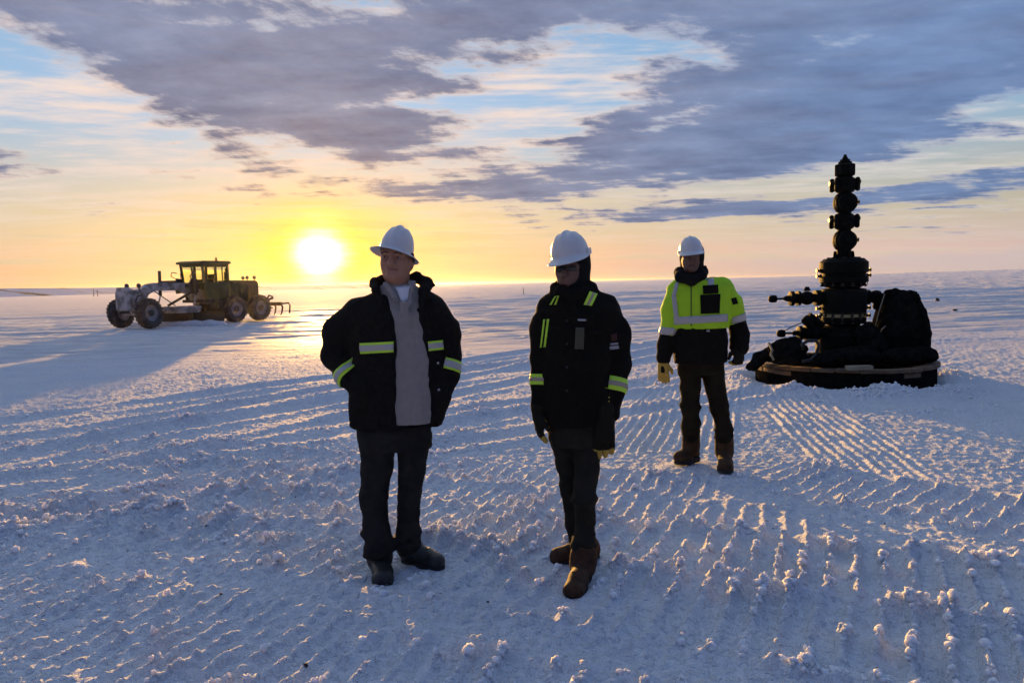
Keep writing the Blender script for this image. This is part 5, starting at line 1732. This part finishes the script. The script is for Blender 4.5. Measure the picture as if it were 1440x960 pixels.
# saddle with lift cylinders, circle, drawbar and blade
for y in (-.52, .52):
    poly_prism('lift_bracket', [(2.55, 1.55), (2.95, 1.5), (3.02, 2.0), (2.9, 2.25), (2.6, 2.2)], y - .06, y + .06, M_DARKST, G, .015)
    tube('lift_cylinder', [(2.8 + (.95 if y < 0 else 0), y * 1.25, 1.45), (2.8 + (.95 if y < 0 else 0), y * 1.2, 2.62)], .075, M_DARKST, G, 12)
    tube('cylinder_rod', [(2.8 + (.95 if y < 0 else 0), y * 1.25, 1.45), (2.95 + (.95 if y < 0 else 0), y * 1.3, .9)], .035, M_FROST, G, 8)
    tube('hydraulic_hose', [(2.9, y, 2.2), (3.1, y * 1.3, 2.35), (2.95, y * 1.5, 2.55), (2.75, y * 1.3, 2.5)], .022, M_RUBBER, G, 6)
box('saddle', (2.6, -.6, 1.78), (3.0, .6, 1.98), M_DARKST, G, .03)
box('saddle', (3.62, -.55, 2.02), (3.92, .45, 2.14), M_DARKST, G, .03)
tube('side_shift_cylinder', [(2.9, .55, 1.6), (3.4, -.6, .95)], .06, M_DARKST, G, 10)
poly_prism('drawbar', [(5.0, -.12), (5.25, 0), (5.0, .12), (3.6, .78), (2.6, .78), (2.6, -.78), (3.6, -.78)], .78, .92, M_FROST, G, .02, 'XY')
lathe('blade_circle', [(.62, .60), (.82, .60), (.84, .68), (.82, .76), (.62, .76)], M_FROST, G, (3.1, 0, 0), n=36)
bl = []
for i in range(9):
    a = -.9 + 1.8 * i / 8
    bl.append((.12 - .16 * math.cos(a), .30 + .33 * math.sin(a)))
bl = bl + [(x - .03, z) for x, z in bl[::-1]]
blade = poly_prism('mouldboard', bl, -1.95, 1.95, M_DARKST, G, 0, 'XZ', (3.0, 0, .08))
blade.rotation_euler = (0, 0, R(26))
box('cutting_edge', (-.03, -1.95, -.06), (.05, 1.95, .05), M_DARKST, blade, .005)
for y in (-.5, .5):
    bar('blade_arm', (3.05, y, .62), (2.95, y, .30), .14, .1, M_DARKST, G, .01)
tube('frame_brace', [(4.7, .15, 1.7), (3.8, .45, .95)], .025, M_DARKST, G, 6)
# ripper at the back
bar('ripper_arm', (-1.6, .4, .95), (-2.35, .4, 1.15), .1, .12, M_DARKST, G, .01)
bar('ripper_arm', (-1.6, -.4, .95), (-2.35, -.4, 1.15), .1, .12, M_DARKST, G, .01)
for y in (.4, -.4):
    tube('ripper_cylinder', [(-1.6, y, .7), (-2.1, y, 1.3), (-2.35, y, 1.2)], .05, M_DARKST, G, 8)
    tube('ripper_link', [(-1.7, y, .6), (-2.3, y, .62)], .035, M_DARKST, G, 8)
box('ripper_beam', (-2.5, -.95, .72), (-2.3, .95, .92), M_DARKST, G, .02)
for y in (-.8, -.3, .3, .8):
    tube('ripper_shank', [(-2.35, y, .88), (-2.55, y, .84), (-2.64, y, .62), (-2.58, y, .36), (-2.48, y, .2)], .05, M_DARKST, G, 8, rads=[.055, .055, .05, .045, .02])
tube('tow_hitch', [(-2.4, .85, .82), (-2.95, .95, .85), (-3.05, .95, .70), (-2.98, .95, .3)], .045, M_DARKST, G, 8)
# windrow of snow rolled off the blade
wr = []
bl0 = Vector((gr0[0], gr0[1], 0)) + GH * 3.1
for i in range(18):
    a = -2.3 + 4.4 * i / 17
    wr.append(ell((bl0.x + a, bl0.y - .55 - .10 * a + random.uniform(-.08, .08), -.10), (.34, .36, .16 + .09 * random.random()), k=.1))
windrow = skin('snow_windrow', wr, .05, M_SNOW, None, folds=(.05, 2.5, 61))
tag(windrow, 'low windrow of pushed snow along the grader blade', 'snow ridge')
# ------------------------------------------------------------------ loose lumps of snow
def lump_mesh(sub, seed):
    bm = bmesh.new()
    bmesh.ops.create_icosphere(bm, subdivisions=sub, radius=1.0)
    r_ = random.Random(seed)
    ax = [Vector((r_.gauss(0, 1), r_.gauss(0, 1), r_.gauss(0, 1))).normalized() for _ in range(7)]
    am = [r_.uniform(-.2, .2) for _ in ax]
    V = []
    for v in bm.verts:
        k = 1 + sum(a * math.sin((3.0 + 1.1 * i) * v.co.dot(x) + i) for i, (a, x) in enumerate(zip(am, ax)))
        V.append(v.co * k)
    F = [[v.index for v in f.verts] for f in bm.faces]
    bm.free()
    return np.array(V), np.array(F)


small = [lump_mesh(1, k) for k in range(8)]
large = [lump_mesh(2, 20 + k) for k in range(8)]
cand = 320000
d_ = 2.4 * np.exp(rng.random(cand) * math.log(15.0 / 2.4))
a_ = R(-37) + rng.random(cand) * R(74)
lx, ly = d_ * np.sin(a_), d_ * np.cos(a_)
mk = height(lx, ly, mask=True)
keep = rng.random(cand) < np.clip(mk - 0.3, 0, 1) ** 1.4 * 0.5
lx, ly, mk = lx[keep], ly[keep], mk[keep]
size = 0.0075 * (1 - rng.random(len(lx))) ** -0.5
size = np.clip(size * (0.7 + 0.6 * mk), 0.005, 0.021)
lz = height(lx, ly)
VV, FF, off = [], [], 0
for i in range(len(lx)):
    vs, fs_ = (large if size[i] > .018 else small)[int(rng.integers(8))]
    t = rng.random() * 6.283
    sq = 0.75 + 0.4 * rng.random(3)
    c, s_ = math.cos(t), math.sin(t)
    p = vs * size[i] * sq
    p = np.stack([p[:, 0] * c - p[:, 1] * s_, p[:, 0] * s_ + p[:, 1] * c, p[:, 2]], 1) + (lx[i], ly[i], lz[i] + size[i] * 0.15)
    VV.append(p)
    FF.append(fs_ + off)
    off += len(vs)
lumps_o = mesh_obj('loose_snow_lumps', np.concatenate(VV), np.concatenate(FF), M_LUMP)
tag(lumps_o, 'crumbled lumps of loose snow strewn over the tracks', 'snow', kind='stuff')
print('INFO lumps', len(lx))

# ------------------------------------------------------------------ dark stones
M_STONE = mat('dark_stone', (0.02, 0.018, 0.016), 0.8, noise=(60, 0.6, (0.05, 0.045, 0.04)))


def stone(label, x, y, r_, group=None, name='pebble'):
    vs, fs_ = large[int(rng.integers(8))]
    o = mesh_obj(name, vs * (r_, r_ * .8, r_ * .7), fs_.copy(), M_STONE)
    o.location = (x, y, gz(x, y) + r_ * .35)
    o.rotation_euler = (0, 0, rng.random() * 6)
    tag(o, label, 'stone', group)


stone('largest dark pebble on the snow, at the bottom edge left of the men', -0.905, 3.02, .011)
for x, y in ((-2.0, 3.98), (-2.1, 4.9), (-1.55, 3.75), (-1.3, 3.2), (0.95, 4.12), (1.62, 4.55), (2.35, 4.6), (1.05, 3.75), (1.45, 2.88), (-0.15, 3.6), (-1.7, 5.6), (3.4, 8.2)):
    stone('tiny dark pebble lying on the trampled snow', x, y, .005 + .004 * rng.random(), 'tiny dark pebbles on the trampled snow')
stone('dark frozen clod on a drift crest beyond the tarpaulin-wrapped box', 24.2, 42.0, .15, name='frozen_clod')
stone('dark frozen clod on the blue drift at the far right', 18.6, 31.0, .09, name='frozen_clod')

# ------------------------------------------------------------------ marker posts and a stake far off
M_POST = mat('weathered_post', (0.05, 0.04, 0.03), 0.8)
for u, y, hgt, lab in ((131.5, 260.0, 2.6, 'taller left one of two thin marker posts before the far bluff'), (137.0, 260.0, 2.2, 'shorter right one of two thin marker posts before the far bluff')):
    x = float(sight(u, 410, y)[0])
    z = gz(x, y)
    o = tube('marker_post', [(x, y, z - .2), (x, y, z + hgt * .6), (x, y, z + hgt)], .13, M_POST, None, 8)
    tag(o, lab, 'post')
x, y = float(sight(736, 410, 90)[0]), 90.0
o = tube('survey_stake', [(x, y, gz(x, y) - .1), (x + .02, y, gz(x, y) + .5), (x - .03, y, gz(x, y) + .95)], .035, M_POST, None, 6)
tag(o, 'thin crooked survey stake standing alone on the golden plain', 'stake')

# ------------------------------------------------------------------ the far bluff on the left
m_bluff = bpy.data.materials.new('bluff')
m_bluff.use_nodes = True
E.nt = m_bluff.node_tree
b_ = m_bluff.node_tree.nodes['Principled BSDF']
co_ = m_bluff.node_tree.nodes.new('ShaderNodeTexCoord').outputs['Object']
sp_ = m_bluff.node_tree.nodes.new('ShaderNodeSeparateXYZ')
m_bluff.node_tree.links.new(co_, sp_.inputs[0])
bx_, by_, bz_ = (E(sp_.outputs[i]) for i in range(3))
nn = E.noise(E.vec(bx_ * 0.085 + bz_ * 0.55, bz_ * 0.12, 0.0), 1.0, 4, 0.55)
edge_ = bz_.smooth(2.6, 4.4) * 0.06
cc = E.mixc((nn + edge_) .smooth(0.56, 0.63), (0.62, 0.64, 0.70), (0.05, 0.042, 0.035))
m_bluff.node_tree.links.new(cc.v, b_.inputs['Base Color'])
b_.inputs['Roughness'].default_value = 0.9
nb_ = 260
bv, bf = [], []
for i in range(nb_):
    t = i / (nb_ - 1)
    azb = R(-75 + 66 * t)
    D0 = 420 + 140 * t
    top = (4.6 - 0.8 * smoothstep(.55, .75, np.array(t)) - 1.4 * smoothstep(.75, 1.0, np.array(t))) + .35 * float(perlin(np.array([t * 30]), np.array([.5]), 77)[0])
    gull = .5 + .9 * float(perlin(np.array([t * 70]), np.array([3.5]), 78)[0])
    for k, (dd, hh) in enumerate(((-14, -.8), (-9, .05), (-5.5 + gull, top * .45), (-2 + gull, top * .86), (0, top), (30, top + .1), (260, top - .6), (600, -.5))):
        bv.append(((D0 + dd) * math.sin(azb), (D0 + dd) * math.cos(azb), hh))
for i in range(nb_ - 1):
    for k in range(7):
        a = i * 8 + k
        bf.append((a, a + 8, a + 9, a + 1))
hill = mesh_obj('bluff_hill', bv, bf, m_bluff)
tag(hill, 'long low snow-streaked bluff along the left horizon', 'hill', kind='structure')

# ------------------------------------------------------------------ ice-crystal haze hanging over the plain
m_haze = bpy.data.materials.new('haze_air')
m_haze.use_nodes = True
hn = m_haze.node_tree
hn.nodes.remove(hn.nodes['Principled BSDF'])
pv = hn.nodes.new('ShaderNodeVolumePrincipled')
pv.inputs['Color'].default_value = (0.95, 0.95, 0.95, 1)
pv.inputs['Density'].default_value = HAZE
pv.inputs['Anisotropy'].default_value = 0.82
hn.links.new(pv.outputs[0], hn.nodes['Material Output'].inputs['Volume'])
m_haze.cycles.homogeneous_volume = True
L_ = 4300.0
haze = mesh_obj('haze', [(x, y, z) for z in (-2.5, 6.6) for y in (-L_, L_) for x in (-L_, L_)],
                [(0, 2, 3, 1), (4, 5, 7, 6), (0, 1, 5, 4), (2, 6, 7, 3), (0, 4, 6, 2), (1, 3, 7, 5)], m_haze, smooth=False)
tag(haze, 'thin golden ice-crystal haze over the whole plain', 'haze', kind='stuff')
